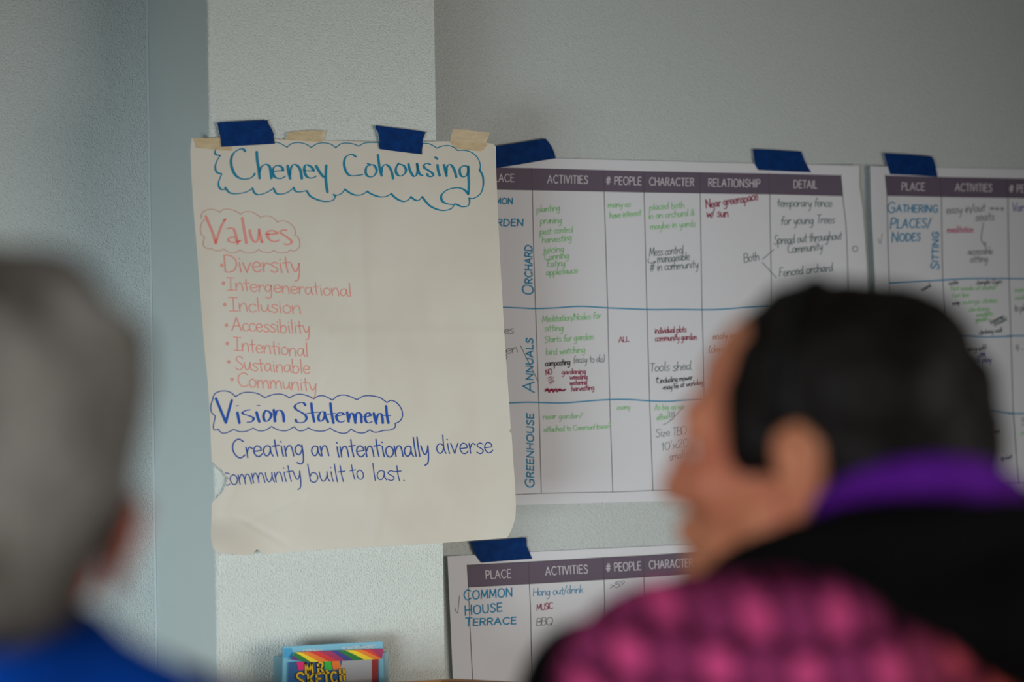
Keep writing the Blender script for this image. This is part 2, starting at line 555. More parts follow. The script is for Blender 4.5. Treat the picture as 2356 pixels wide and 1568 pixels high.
k.trace([[(560, 215), (620, 205), (660, 215), (705, 240)], [(705, 240), (740, 215), (790, 208), (840, 220), (875, 242)], [(875, 242), (920, 215), (970, 210), (1015, 220), (1048, 243)],
         [(1048, 243), (1090, 215), (1140, 212), (1180, 220), (1208, 233)], [(1208, 233), (1250, 212), (1300, 207), (1350, 210), (1420, 225)], [(1420, 225), (1500, 210), (1600, 235)],
         [(1600, 235), (1660, 215), (1700, 215), (1735, 230), (1760, 247)], [(1760, 247), (1800, 232), (1850, 230), (1885, 245), (1905, 262)],
         [(1905, 262), (1960, 263), (2010, 280), (2050, 320), (2066, 365), (2062, 400)]], (430, 260), 3.06, 2.2)
k.build('cloud_outline', m_teal, poster, 'thin teal top of the cloud outline')
k = Ink(S_poster)
k.trace([[(2062, 400), (2085, 450), (2085, 520), (2065, 570), (2020, 600), (1988, 600)], [(1988, 600), (1990, 630), (1975, 655), (1935, 658), (1905, 645), (1885, 640)],
         [(1885, 640), (1865, 670), (1820, 685), (1770, 680), (1715, 655), (1680, 620), (1658, 590)], [(1658, 590), (1630, 615), (1605, 610), (1578, 590)],
         [(1578, 590), (1560, 610), (1530, 622), (1490, 610), (1455, 585), (1440, 568)], [(1440, 568), (1400, 588), (1350, 588), (1300, 570), (1270, 552)],
         [(1270, 552), (1230, 575), (1185, 577), (1145, 560), (1112, 537)], [(1112, 537), (1090, 565), (1060, 578), (1035, 580)],
         [(1035, 575), (1045, 590), (1025, 615), (975, 622), (920, 610), (870, 585), (845, 550)], [(845, 545), (800, 555), (765, 550), (752, 525)],
         [(752, 525), (715, 555), (670, 570), (630, 565), (610, 530)], [(610, 530), (560, 560), (505, 575), (475, 560), (462, 530)],
         [(462, 530), (420, 555), (350, 568), (300, 560), (270, 525)], [(260, 225), (215, 240), (198, 270), (205, 292), (235, 298)],
         [(235, 298), (210, 340), (200, 380), (210, 415), (245, 430)], [(245, 430), (225, 480), (225, 515), (245, 538), (285, 535)]], (430, 260), 3.06, 4.6, (math.radians(-35), .5))
k.build('cloud_outline', m_teal, poster, 'teal cloud outline under the heading')

C_ = ((450, 470), 9.06)
k = Ink(S_poster)
k.trace([[(215, 250), (290, 430), (360, 600), (420, 810)], [(420, 810), (480, 620), (540, 450), (625, 310)],
         [(660, 510), (740, 490), (800, 520), (830, 600), (860, 720), (875, 820)], [(945, 750), (870, 785), (770, 790), (700, 770), (685, 725), (740, 690), (820, 690), (870, 730)],
         [(975, 285), (1005, 480), (1040, 680), (1060, 805)], [(1130, 545), (1150, 650), (1190, 740), (1250, 790), (1300, 730), (1325, 620), (1325, 525)], [(1325, 525), (1350, 660), (1385, 785)],
         [(1460, 620), (1580, 620), (1710, 605)], [(1710, 605), (1640, 555), (1550, 550), (1495, 580), (1495, 640), (1530, 720), (1610, 770), (1690, 770), (1740, 742)],
         [(1900, 540), (1820, 535), (1765, 575), (1810, 620), (1900, 680), (1990, 750), (2000, 800), (1930, 835), (1840, 825)]], *C_, 5.4, (math.radians(-10), .55))
o = k.build('values_lettering', m_pink, poster, 'faded red lettering of the second heading')
for q in [[(405, 740), (420, 810), (440, 730)], [(850, 740), (880, 790), (920, 760)], [(1325, 560), (1330, 640)], [(1480, 625), (1540, 622)], [(590, 335), (620, 312)], [(1375, 770), (1395, 785)]]:
    k = Ink(S_poster, .0010)
    k.trace([q], *C_, 3.6)
    k.build('ink_speck', m_red2, poster)
k = Ink(S_poster)
k.trace([[(130, 300), (120, 220), (170, 150), (260, 110), (360, 105), (450, 130), (500, 175)], [(500, 165), (580, 110), (680, 100), (780, 120), (870, 160), (940, 210)],
         [(940, 205), (1010, 160), (1100, 150), (1200, 170), (1290, 220), (1370, 285)], [(1390, 255), (1480, 240), (1590, 265), (1660, 320), (1710, 370)],
         [(1710, 370), (1780, 345), (1870, 350), (1970, 395), (2050, 480), (2085, 570), (2070, 640)], [(2070, 640), (2140, 690), (2175, 790), (2165, 880), (2110, 950), (2040, 975), (1985, 945)],
         [(1985, 945), (1900, 1000), (1780, 1010), (1690, 990), (1630, 955)], [(1630, 955), (1560, 1000), (1470, 1000), (1380, 980), (1315, 935)],
         [(1315, 935), (1230, 995), (1120, 1015), (1010, 1000), (925, 945)], [(925, 945), (840, 1000), (740, 1005), (650, 975), (590, 930)],
         [(590, 930), (520, 960), (440, 965), (370, 945), (320, 915)], [(320, 925), (220, 910), (170, 870), (160, 790), (190, 690)],
         [(190, 690), (130, 640), (105, 560), (110, 450), (140, 370), (190, 320)]], *C_, 2.0)
k.build('cloud_outline', m_pink2, poster, 'thin faded red cloud outline')

for wdv, x0, y0, x1, y1, cap, wd_, bx, by in [
        ('Diversity', 517, 625, 691, 627, 38, 2.6, 350, 218), ('Întergenerational', 522, 667, 808, 682, 29, 2.0, 365, 398),
        ('Înclusion', 527, 715, 692, 721, 31, 2.0, 380, 612), ('Accessibility', 534, 760, 713, 768, 30, 2.1, 397, 818),
        ('Întentional', 537, 806, 708, 821, 31, 2.1, 405, 1000), ('Sustainable', 542, 850, 713, 860, 31, 2.0, 420, 1185),
        ('Community', 547, 888, 728, 900, 31, 2.2, 452, 1360)]:
    k = Ink(S_poster)
    k.text(wdv, x0, y0, x1, y1, cap, wd_, -5, xh=1.05, jit=.025)
    ctr = (430 + bx / 4.355, 560 + by / 4.355)
    k.stroke([(ctr[0] + 2.4 * math.cos(t * .9), ctr[1] + 3 * math.sin(t * .9)) for t in range(8)], 2.4)
    k.build('value_lettering', m_pink, poster)

k = Ink(S_poster)
NV = (math.radians(-8), .4)
k.trace([[(215, 260), (290, 440), (360, 610), (440, 800)], [(440, 800), (490, 600), (530, 450), (575, 295)], [(700, 580), (720, 680), (745, 805)],
         [(985, 515), (900, 525), (820, 570), (840, 610), (940, 640), (1040, 680), (1065, 720), (1020, 780), (920, 795)], [(1132, 570), (1160, 680), (1195, 780)],
         [(1340, 530), (1300, 590), (1290, 680), (1320, 760), (1370, 770), (1430, 720), (1465, 630), (1430, 570), (1370, 535), (1320, 540)],
         [(1520, 520), (1535, 620), (1550, 770)], [(1555, 650), (1580, 560), (1640, 520), (1710, 560), (1740, 650), (1750, 770)]], (475, 890), 9.817, 6.2, NV)
k.trace([[(670, 428), (722, 418)], [(1140, 415), (1215, 418)]], (475, 890), 9.817, 1.8)
k.build('vision_lettering', m_navy, poster)
k = Ink(S_poster)
k.trace([[(315, 350), (280, 305), (220, 300), (140, 335), (110, 385), (150, 440), (240, 490), (310, 540), (340, 600), (300, 670), (220, 690), (150, 675), (130, 635)],
         [(432, 320), (445, 450), (465, 560), (488, 665)], [(690, 480), (620, 480), (580, 540), (570, 610), (600, 660), (650, 640), (690, 560), (690, 490)], [(690, 490), (710, 580), (755, 675)],
         [(803, 318), (815, 440), (835, 560), (860, 690)], [(895, 565), (980, 550), (1065, 530)], [(1065, 530), (1030, 500), (960, 500), (920, 550), (925, 620), (970, 670), (1030, 675), (1080, 650)],
         [(1125, 490), (1140, 580), (1155, 665)], [(1160, 620), (1190, 520), (1230, 510), (1265, 580), (1285, 690)], [(1285, 640), (1300, 530), (1340, 490), (1390, 530), (1400, 600), (1405, 680)],
         [(1435, 575), (1510, 575), (1580, 545)], [(1580, 545), (1550, 500), (1500, 510), (1475, 570), (1480, 640), (1510, 685), (1560, 690), (1610, 665)],
         [(1640, 510), (1660, 600), (1690, 700)], [(1690, 650), (1710, 560), (1750, 510), (1790, 530), (1810, 610), (1815, 690)], [(1880, 370), (1890, 500), (1905, 600), (1925, 690)]], (665, 890), 8.414, 5.8, NV)
k.trace([[(320, 518), (440, 498), (570, 482)], [(745, 530), (820, 515), (900, 510)], [(1825, 548), (1970, 552)]], (665, 890), 8.414, 2.0)
k.build('vision_lettering', m_navy, poster)
k = Ink(S_poster)
k.trace([[(95, 110), (110, 80), (150, 62), (200, 62), (235, 78), (260, 102)], [(260, 102), (310, 75), (370, 70), (430, 82), (475, 110)], [(475, 110), (530, 88), (590, 83), (630, 95), (655, 112)],
         [(655, 112), (700, 88), (750, 85), (800, 100), (833, 118)], [(833, 118), (870, 97), (910, 97), (950, 115), (970, 128)], [(970, 128), (1010, 97), (1060, 90), (1110, 105), (1150, 124)],
         [(1150, 124), (1200, 98), (1260, 96), (1320, 110), (1370, 145)], [(1370, 145), (1400, 130), (1440, 145), (1475, 190), (1485, 240), (1465, 280), (1430, 298)],
         [(1430, 298), (1430, 325), (1400, 345), (1345, 350)], [(1345, 350), (1300, 362), (1270, 360), (1245, 345)], [(1245, 345), (1210, 365), (1170, 368), (1130, 355), (1108, 338)],
         [(1108, 338), (1080, 365), (1040, 370), (990, 355), (955, 332)], [(955, 332), (920, 350), (880, 355), (830, 348), (795, 330)], [(795, 330), (760, 350), (720, 350), (690, 322)],
         [(690, 322), (640, 350), (590, 350), (550, 335), (525, 320)], [(525, 320), (480, 348), (430, 352), (390, 332)], [(390, 332), (340, 355), (290, 358), (248, 342)],
         [(248, 342), (200, 365), (160, 368), (133, 340)], [(133, 345), (105, 345), (98, 320), (105, 280), (113, 245)], [(113, 245), (85, 215), (80, 170), (97, 110)]], (460, 880), 3.184, 2.3)
k.build('cloud_outline', m_navy2, poster, 'thin blue cloud outline')
for t, x0, y0, x1, y1, cap, w_ in [('Creating', 536, 1052, 701, 1048, 42, 3.0), ('an', 717, 1050, 757, 1048, 41, 2.9), ('intentionally', 774, 1051, 988, 1049, 42, 3.0), ('diverse', 1004, 1043, 1134, 1042, 41, 2.4)]:
    k = Ink(S_poster)
    k.text(t, x0, y0, x1, y1, cap, w_, -5, jit=.02, xh=1.04)
    k.build('statement_lettering', m_navy2, poster)
for t, x0, y0, x1, y1, cap, w_ in [('ommunity', 530, 1114, 694, 1106, 40, 2.4), ('built', 711, 1109, 795, 1107, 40, 2.3), ('to', 809, 1104, 838, 1102, 38, 2.2), ('last.', 858, 1105, 932, 1105, 38, 2.2)]:
    k = Ink(S_poster)
    k.text(t, x0, y0, x1, y1, cap, w_, -5, jit=.02, xh=1.04)
    if t == 'ommunity':
        k.trace([[(268, 676), (290, 674), (330, 690)], [(282, 866), (305, 872), (338, 852)]], (480, 990), 6.929, 2.2)
    k.build('statement_lettering', m_navy2, poster)


# ------------------------------------------------------------------ planning charts
def chart_surface(curl):
    def S(x, y, lift=0.0):
        return on_y(x, y, YW - 0.0035 - curl(x, y) - lift)
    return S


def strip_lines(K, lines, w):
    for l in lines:
        K.ribbon([q for a, b in zip(l, l[1:]) for q in [(a[0] + (b[0] - a[0]) * t / 6, a[1] + (b[1] - a[1]) * t / 6) for t in range(6)]] + [l[-1]], w)


def band(S, topl, botl, name, m, parent):
    vs, fs = coons(topl, [topl[-1], botl[-1]], botl, [topl[0], botl[0]], 60, 4, S, .0004)
    return link_mesh(name, vs, fs, m, parent)


def notes(S, parent, items):
    for it in items:
        m, w, cap, seq = it[:4]
        extra = it[4] if len(it) > 4 else []
        for (t, x0, y0, x1, y1) in seq:
            k = Ink(S)
            k.text(t, x0, y0, x1, y1, cap, w, 8 if m is not m_crim else 4, jit=.04, seed=int(x0))
            k.build('handwritten_note', m, parent)
        for s in extra:
            k = Ink(S)
            k.stroke(s, w)
            k.build('pen_mark', m, parent)


def c4(x, y):
    return 1140 + x / 3.734, 300 + y / 3.734


def T4(t, x0, y0, x1, y1):
    return (t, *c4(x0, y0), *c4(x1, y1))


def T5(t, x0, y0, x1, y1):
    return (t, 1480 + x0 / 3.921, 320 + y0 / 3.921, 1480 + x1 / 3.921, 320 + y1 / 3.921)


def T6(t, x0, y0, x1, y1):
    return (t, 1140 + x0 / 3.2, 690 + y0 / 3.2, 1140 + x1 / 3.2, 690 + y1 / 3.2)


def P5(*p):
    return [(1480 + x / 3.921, 320 + y / 3.921) for x, y in p]


def P6(*p):
    return [(1140 + x / 3.2, 690 + y / 3.2) for x, y in p]


def curl1(x, y):
    return 0.014 * sstep(1860, 2000, x) + 0.0015 * noise.noise(Vector((x / 160, y / 200, 1))) + .0015 + .004 * sstep(1000, 1160, y)


S1 = chart_surface(curl1)
vs, fs = coons([(1036, 357), (1280, 364), (1480, 369), (1700, 375), (1977, 381)], [(1977, 381), (1977, 430), (1984, 475), (1990, 550), (1994, 610), (1998, 760), (2001, 900), (2005, 1143)],
               [(1062, 1166), (1187, 1161), (1540, 1152), (2005, 1143)], [(1036, 357), (1062, 1166)], 70, 50, S1)
chart = link_mesh('planning_chart', vs, fs, m_chart, smooth=True)
tag(chart, 'large white printed planning chart with orchard, annuals and greenhouse rows, partly behind the flipchart sheet', 'chart', 'planning charts on the wall')
band(S1, [(1082, 383), (1145, 385), (1224, 386.5), (1388, 391), (1481, 393.5), (1610, 396), (1770, 399), (1935, 403)],
     [(1084, 434), (1145, 435), (1224, 436.5), (1388, 439.5), (1481, 441.5), (1610, 443.7), (1770, 446), (1938, 450)], 'header_band', m_band, chart)
for t, x0, y0, x1, y1 in [('PLACE', 1126, 417.5, 1182.5, 418), ('ACTIVITIES', 1260, 420.5, 1352, 422), ('# PEOPLE', 1394, 423.5, 1475, 425), ('CHARACTER', 1494, 426, 1596, 427.5),
                          ('RELATIONSHIP', 1630, 428.5, 1748, 430.5), ('DETAIL', 1826, 431.7, 1879, 433)]:
    k = Ink(S1, .0009)
    k.text(t, x0, y0, x1, y1, 17.5, 1.9, track=.14)
    k.build('header_lettering', m_white, chart)
k = Ink(S1, .0006)
strip_lines(k, [[(1082, 383), (1084, 435), (1105, 1140)], [(1223, 386), (1225, 437), (1228, 580), (1232, 700), (1240, 924), (1245.6, 1134)],
                [(1388, 391), (1390, 440), (1398, 700), (1403, 921), (1410, 1131)], [(1481, 394), (1482, 441), (1488, 690), (1494.7, 921), (1502.5, 1127.5)],
                [(1609, 396), (1611, 444), (1615, 700), (1622, 930), (1630, 1124)], [(1769, 398), (1771, 446), (1775, 670), (1780, 900), (1788, 1120)],
                [(1935, 402), (1939, 450), (1946.5, 515), (1950, 590), (1951, 640), (1955, 900), (1960, 1115)],
                [(1105, 1140), (1187, 1137), (1246, 1134), (1410, 1131), (1502, 1127.5), (1630, 1124), (1788, 1120), (1960, 1115)],
                [(1084, 434.5), (1145, 435.5), (1224, 437), (1388, 440), (1481, 442), (1610, 444), (1770, 446.3), (1938, 450.3)]], 1.3)
k.build('grid_lines', m_line, chart)
for pts in ([(1090, 705), (1158, 706.5), (1195, 708), (1230, 709.5), (1280, 708), (1335, 704.5), (1400, 708), (1450, 710), (1500, 712), (1560, 711.5), (1640, 712), (1720, 707), (1780, 705), (1950, 703)],
            [(1096, 928), (1168, 926.5), (1220, 925), (1295, 926.5), (1380, 920), (1440, 918.5), (1500, 922), (1545, 922.5), (1600, 920), (1950, 915)]):
    k = Ink(S1, .0009)
    k.stroke(pts, 2.9)
    k.build('row_line', m_cyan, chart)
k = Ink(S1)
k.text('COMMON', 1098, 468, 1179, 468.5, 12.5, 2.6, 3, track=.14)
k.build('place_lettering', m_cyan, chart)
k = Ink(S1)
k.text('GARDEN', 1108, 520, 1203, 519, 15, 2.7, 5, track=.14)
k.build('place_lettering', m_cyan, chart)
k = Ink(S1)
k.text('ORCHARD', 1224.5, 678, 1224, 565, 16, 3.0, 6, first=1.5, track=.14)
k.build('place_lettering', m_cyan, chart)
k = Ink(S1)
k.text('ANNUALS', 1226.5, 902, 1226, 779, 15, 3.0, 6, first=1.7, track=.14)
k.build('place_lettering', m_cyan, chart)
k = Ink(S1)
k.text('GREENHOUSE', 1227.5, 1122, 1227.5, 952, 15, 3.0, 6, first=1.3, track=.14)
k.build('place_lettering', m_cyan, chart)
notes(S1, chart, [
    (m_green, 1.7, 15, [T4('planting', 355, 705, 555, 690), T4('pruning', 385, 800, 570, 795), T4('pest control', 380, 895, 665, 875), T4('harvesting', 400, 965, 655, 945),
                        T4('juicing', 410, 1050, 590, 1040), T4('Canning', 420, 1115, 630, 1095), T4('Eating', 445, 1170, 600, 1165), T4('applesauce', 435, 1245, 705, 1225)]),
    (m_green, 1.7, 14, [T4('many as', 965, 660, 1160, 655), T4('have interest', 980, 755, 1250, 730)]),
    (m_green, 1.7, 15, [T5('placed both', 55, 640, 370, 620), T5('in an orchard &', 45, 720, 460, 690), T5('maybe in yards', 60, 815, 470, 785)]),
    (m_dgreen, 1.3, 19, [T5('Mess control', 55, 1055, 360, 1030), T5('manageable', 125, 1115, 415, 1090), T5('# in community', 55, 1190, 495, 1160)], [P5((48, 1075), (44, 1100), (60, 1116), (112, 1105)), P5((98, 1100), (112, 1105), (100, 1120))]),
    (m_crim, 2.1, 19, [T5('Near greenspace', 568, 625, 1035, 548), T5('w/ sun', 570, 705, 765, 698)]),
    (m_dgreen, 1.4, 19, [T5('temporary fence', 1205, 610, 1700, 608), T5('for young Trees', 1240, 772, 1725, 755)]),
    (m_dgreen, 1.4, 20, [T5('Spread out throughout', 1180, 950, 1790, 905), T5('Community', 1300, 1027, 1615, 1000)]),
    (m_dgreen, 1.4, 20, [T5('Both', 910, 1115, 1045, 1090)], [P5((1078, 1083), (1178, 993)), P5((1075, 1112), (1200, 1248))]),
    (m_dgreen, 1.5, 19, [T5('Fenced orchard', 1228, 1240, 1710, 1190)]),
    (m_grey, 1.6, 15, [], [[(1967.6 + 5.8 * math.sin(t * .7), 572 - 6.5 * math.cos(t * .7)) for t in range(10)]]),
    (m_grey, 1.5, 20, [T6('es', 62, 252, 132, 245), T6('en', 78, 398, 163, 380)], [P6((185, 335), (315, 600)), P6((78, 398), (84, 420), (76, 440))]),
    (m_green, 1.7, 15, [T6('Meditation/Nodes for', 345, 165, 775, 135), T6('sitting', 360, 230, 500, 225), T6('Starts for garden', 362, 315, 720, 290), T6('bird watching', 372, 405, 660, 385)]),
    (m_black, 1.8, 14, [T6('composting', 365, 487, 550, 475)]),
    (m_grey, 1.3, 16, [T6('(easy to do)', 575, 462, 800, 455)]),
    (m_crim, 1.6, 12, [T6('NO', 372, 550, 418, 542), T6('gardening', 487, 547, 665, 540), T6('weeding', 547, 585, 678, 580), T6('watering', 547, 626, 675, 620), T6('harvesting', 560, 670, 728, 660)],
     [P6((385, 575), (412, 563)), P6((390, 592), (428, 568)), P6((395, 608), (428, 585)), P6((402, 616), (432, 596))]),
    (m_crim, 2.6, 12, [], [P6((365, 672), (385, 650), (395, 680), (415, 652), (425, 678), (445, 652), (455, 675), (475, 652), (490, 668), (515, 655)), P6((365, 655), (440, 668), (515, 660)), P6((370, 668), (450, 655), (505, 668))]),
    (m_crim, 1.6, 12, [T6('ALL', 908, 312, 985, 305)]),
    (m_crim, 1.6, 14, [T6('individual plots', 1172, 247, 1405, 235), T6('community garden', 1175, 302, 1482, 290)]),
    (m_dgreen, 1.4, 20, [T6('Tools shed.', 1135, 527, 1450, 512)]),
    (m_black, 1.4, 12, [T6('including mower', 1212, 612, 1450, 585), T6('-may be at workday', 1225, 662, 1530, 620)], [P6((1183, 582), (1195, 568), (1200, 580)), P6((1194, 570), (1188, 605), (1208, 610))]),
    (m_rust, 1.4, 15, [('easily accessible', 1640, 781, 1740, 776), ('(clear paths)', 1631, 812, 1720, 804)]),
    (m_green, 1.5, 13, [T6('near garden?', 350, 877, 640, 868), T6('attached to CommonHouse?', 355, 972, 845, 945)]),
    (m_green, 1.5, 12, [T6('many', 895, 808, 990, 800)]),
    (m_green, 1.5, 13, [T6('As big as we', 1170, 810, 1390, 800), T6('afford', 1185, 882, 1270, 876)]),
    (m_grey, 1.3, 18, [T6('!!!', 1280, 885, 1325, 875)], [P6((1235, 918), (1290, 885), (1390, 785))]),
    (m_grey, 1.3, 18, [T6('Size TBD', 1180, 1008, 1410, 985), T6("10'x20'", 1225, 1108, 1440, 1075), T6('smaller', 1280, 1182, 1450, 1155)])])


def curl2(x, y):
    return 0.012 * sstep(2080, 2000, x) + 0.0015 * noise.noise(Vector((x / 160, y / 200, 7))) + .0015


def T7(t, x0, y0, x1, y1):
    return (t, 1990 + x0 / 4.126, 340 + y0 / 4.126, 1990 + x1 / 4.126, 340 + y1 / 4.126)


def P7(*p):
    return [(1990 + x / 4.126, 340 + y / 4.126) for x, y in p]


def T8(t, x0, y0, x1, y1):
    return (t, 2120 + x0 / 3.076, 620 + y0 / 3.076, 2120 + x1 / 3.076, 620 + y1 / 3.076)


S2 = chart_surface(curl2)
vs, fs = coons([(2002, 382), (2160, 385), (2356, 389), (2820, 400)], [(2820, 400), (2850, 1125)], [(2026, 1150), (2400, 1140), (2850, 1125)],
               [(2002, 382), (2004, 470), (2009, 560), (2013, 640), (2018, 900), (2026, 1150)], 60, 50, S2)
chart = link_mesh('planning_chart', vs, fs, m_chart, smooth=True)
tag(chart, 'white printed planning chart with gathering places row, beyond the dark haired head', 'chart', 'planning charts on the wall')
band(S2, [(2037, 403.5), (2165, 407), (2317, 409.8), (2480, 413), (2780, 419)], [(2040.5, 450.5), (2166, 453), (2319, 455), (2480, 458), (2782, 464)], 'header_band', m_band, chart)
for t, x0, y0, x1, y1 in [('PLACE', 2074.5, 437, 2127, 438), ('ACTIVITIES', 2198, 439, 2282, 440.5), ('# PEOPLE', 2321.5, 441.5, 2396, 443), ('CHARACTER', 2412, 443.5, 2506, 445)]:
    k = Ink(S2, .0009)
    k.text(t, x0, y0, x1, y1, 17, 1.9, track=.14)
    k.build('header_lettering', m_white, chart)
k = Ink(S2, .0006)
strip_lines(k, [[(2037, 403), (2041, 450), (2043, 560), (2046, 650), (2060, 1122)], [(2163.6, 407), (2166, 455), (2168, 600), (2172, 720), (2185, 1118)],
                [(2316, 410), (2319, 455), (2321, 620), (2326, 773), (2331, 945), (2342.7, 1112)], [(2405, 412), (2408, 457), (2412, 700), (2436, 1109)], [(2515, 414), (2530, 1106)], [(2780, 419), (2800, 1098)],
                [(2060, 1122), (2342.7, 1112), (2800, 1098)]], 1.5)
k.build('grid_lines', m_line, chart)
for pts in ([(2046, 652), (2110, 648), (2169, 644), (2232, 640.5), (2300, 640.5), (2356, 641), (2780, 648)], [(2050, 776), (2208, 773), (2270, 775), (2326, 773), (2356, 772), (2790, 770)],
            [(2056, 940), (2200, 941), (2273, 945), (2331, 951), (2356, 951), (2790, 948)]):
    k = Ink(S2, .0009)
    k.stroke(pts, 2.9)
    k.build('row_line', m_cyan, chart)
k = Ink(S2)
k.text('GATHERING', 2041, 487, 2157, 488, 16, 2.6, 3, first=1.5, track=.14)
k.build('place_lettering', m_cyan, chart)
k = Ink(S2)
k.text('PLACES/', 2048, 525, 2140, 522, 20, 2.7, 8, first=1.2, track=.14)
k.build('place_lettering', m_cyan, chart)
k = Ink(S2)
k.text('NODES', 2052, 555, 2117, 553, 17, 2.6, 5, first=1.3, track=.14)
k.build('place_lettering', m_cyan, chart)
k = Ink(S2)
k.text('SITTING', 2159, 620, 2159.5, 534, 14, 2.9, 4, first=1.3, track=.14)
k.build('place_lettering', m_cyan, chart)
notes(S2, chart, [
    (m_grey, 1.7, 19, [T7('easy in/out', 770, 627, 1140, 600), T7('seats', 1045, 690, 1225, 685)], [P7((1180, 575), (1215, 575)), P7((1200, 562), (1217, 575), (1202, 590)), P7((1222, 577), (1260, 577)), P7((1246, 564), (1262, 577), (1248, 592)), P7((1268, 580), (1312, 577)), P7((1295, 562), (1315, 577), (1298, 600)), P7((1125, 710), (1110, 800), (1105, 870), (1120, 900), (1140, 935)), P7((1125, 905), (1150, 900), (1140, 938))]),
    (m_rose, 1.6, 15, [T7('meditation', 778, 806, 1030, 800)]),
    (m_grey, 1.5, 16, [T7('accessible', 975, 1012, 1210, 1008), T7('sitting', 995, 1087, 1165, 1083)]),
    (m_grey, 1.0, 16, [], [P7((128, 858), (142, 905), (152, 900), (165, 812))]),
    (m_violet, 1.7, 20, [('Variety', 2328, 486, 2384, 484)]),
    (m_black, 1.3, 10, [T8('note', 195, 112, 260, 100), T8('Jungle Gym', 385, 105, 570, 95), T8('map', 218, 258, 272, 245), T8('round', 5, 160, 68, 120)]),
    (m_green, 1.6, 11, [T8('Not made of metal', 205, 150, 520, 140), T8('Fort line', 215, 200, 335, 192), T8('swings slides', 285, 245, 535, 232), T8('climbing', 330, 298, 480, 290), T8('sandpits', 385, 335, 505, 325), T8('garden', 380, 372, 470, 362)]),
    (m_dgreen, 1.4, 10, [T8('(summer', 490, 385, 585, 340), T8('shade)', 515, 402, 605, 358), T8('climbing wall', 405, 460, 570, 440)]),
    (m_black, 1.3, 13, [T8('drying off', 270, 585, 455, 572)], [[(2246, 805), (2270, 799)]]),
    (m_violet, 1.5, 13, [T8('kids play', 345, 662, 490, 655), T8('+', 395, 635, 415, 632), T8('see', 415, 622, 450, 608)]),
    (m_grey, 1.6, 16, [('4 - 6', 2336, 809, 2368, 808), ('5', 2350, 978, 2359, 977), ('to play', 2333, 716, 2368, 714)]),
    (m_green, 1.6, 11, [('many', 2334, 672, 2362, 670), ('could', 2334, 690, 2362, 688), ('no', 2349, 1001, 2364, 999)]),
    (m_black, 1.3, 10, [('plants', 2260, 980, 2285, 975), ('trees', 2275, 998, 2298, 995), ('quiet', 2300, 1058, 2328, 1054)])])


def curl3(x, y):
    return 0.0012 * noise.noise(Vector((x / 160, y / 200, 5))) + .002 + .006 * sstep(1080, 1030, x)


def T9(t, x0, y0, x1, y1):
    return (t, 1010 + x0 / 4.062, 1220 + y0 / 4.062, 1010 + x1 / 4.062, 1220 + y1 / 4.062)


def P9(*p):
    return [(1010 + x / 4.062, 1220 + y / 4.062) for x, y in p]


S3 = chart_surface(curl3)
vs, fs = coons([(1029.5, 1279), (1200, 1270), (1527, 1254.5), (1960, 1232)], [(1960, 1232), (1985, 2000)], [(1062, 2085), (1985, 2000)], [(1029.5, 1279), (1036, 1420), (1042, 1560), (1062, 2085)], 60, 50, S3)
chart = link_mesh('planning_chart', vs, fs, m_chart, smooth=True)
tag(chart, 'lower white planning chart with common house terrace lettering, below the flipchart sheet', 'chart', 'planning charts on the wall')
band(S3, [(1074.7, 1299.5), (1216.3, 1292), (1388, 1282), (1480, 1277.5), (1561, 1272), (1930, 1250)], [(1077.7, 1350), (1218, 1342.4), (1390, 1332.5), (1481.5, 1327), (1563, 1322), (1934, 1300)], 'header_band', m_band, chart)
for t, x0, y0, x1, y1 in [('PLACE', 1118, 1331, 1175.5, 1327.8), ('ACTIVITIES', 1255.7, 1322.5, 1352, 1317.5), ('# PEOPLE', 1394.5, 1314, 1474.5, 1310), ('CHARACTER', 1494, 1308, 1596, 1303), ('RELATIONSHIP', 1632, 1300, 1748, 1293), ('DETAIL', 1824, 1290, 1876, 1287)]:
    k = Ink(S3, .0009)
    k.text(t, x0, y0, x1, y1, 18.5, 1.9, track=.14)
    k.build('header_lettering', m_white, chart)
k = Ink(S3, .0006)
strip_lines(k, [[(1074.7, 1299), (1077.7, 1350), (1081.4, 1441), (1087.5, 1562), (1110, 2050)], [(1216.3, 1292), (1218, 1342), (1220.5, 1392), (1222.5, 1478), (1245, 2040)],
                [(1388, 1282), (1391, 1360), (1410, 2025)], [(1480, 1278), (1482, 1330), (1505, 2018)], [(1609, 1269), (1635, 2010)], [(1769, 1259), (1795, 1998)], [(1930, 1250), (1955, 1985)],
                [(1074.7, 1299.5), (1216.3, 1292), (1388, 1282), (1480, 1277.5), (1561, 1272), (1930, 1250)], [(1077.7, 1350), (1218, 1342.4), (1390, 1332.5), (1481.5, 1327), (1563, 1322), (1934, 1300)]], 1.4)
k.build('grid_lines', m_line, chart)
k = Ink(S3)
k.text('COMMON', 1067, 1379, 1178, 1371, 19, 2.9, 4, first=1.2, track=.14)
k.build('place_lettering', m_cyan, chart)
k = Ink(S3)
k.text('HOUSE', 1070, 1414, 1155, 1405, 19, 2.9, 4, first=1.15, track=.14)
k.build('place_lettering', m_cyan, chart)
k = Ink(S3)
k.text('TERRACE', 1070, 1439, 1187, 1434, 15, 2.9, 6, first=1.25, track=.14)
k.build('place_lettering', m_cyan, chart)
notes(S3, chart, [(m_cyan, 1.4, 18, [T9('Hang out/drink', 880, 612, 1345, 580)]), (m_crim, 1.6, 14, [T9('MUSIC', 915, 745, 1065, 730)]), (m_grey, 1.5, 17, [T9('BBQ', 910, 887, 1060, 880)]),
                  (m_grey, 1.4, 13, [T9('>5?', 1600, 545, 1735, 522)]), (m_grey, 1.1, 13, [], [P9((148, 718), (160, 755), (175, 766), (186, 680), (192, 608))])])


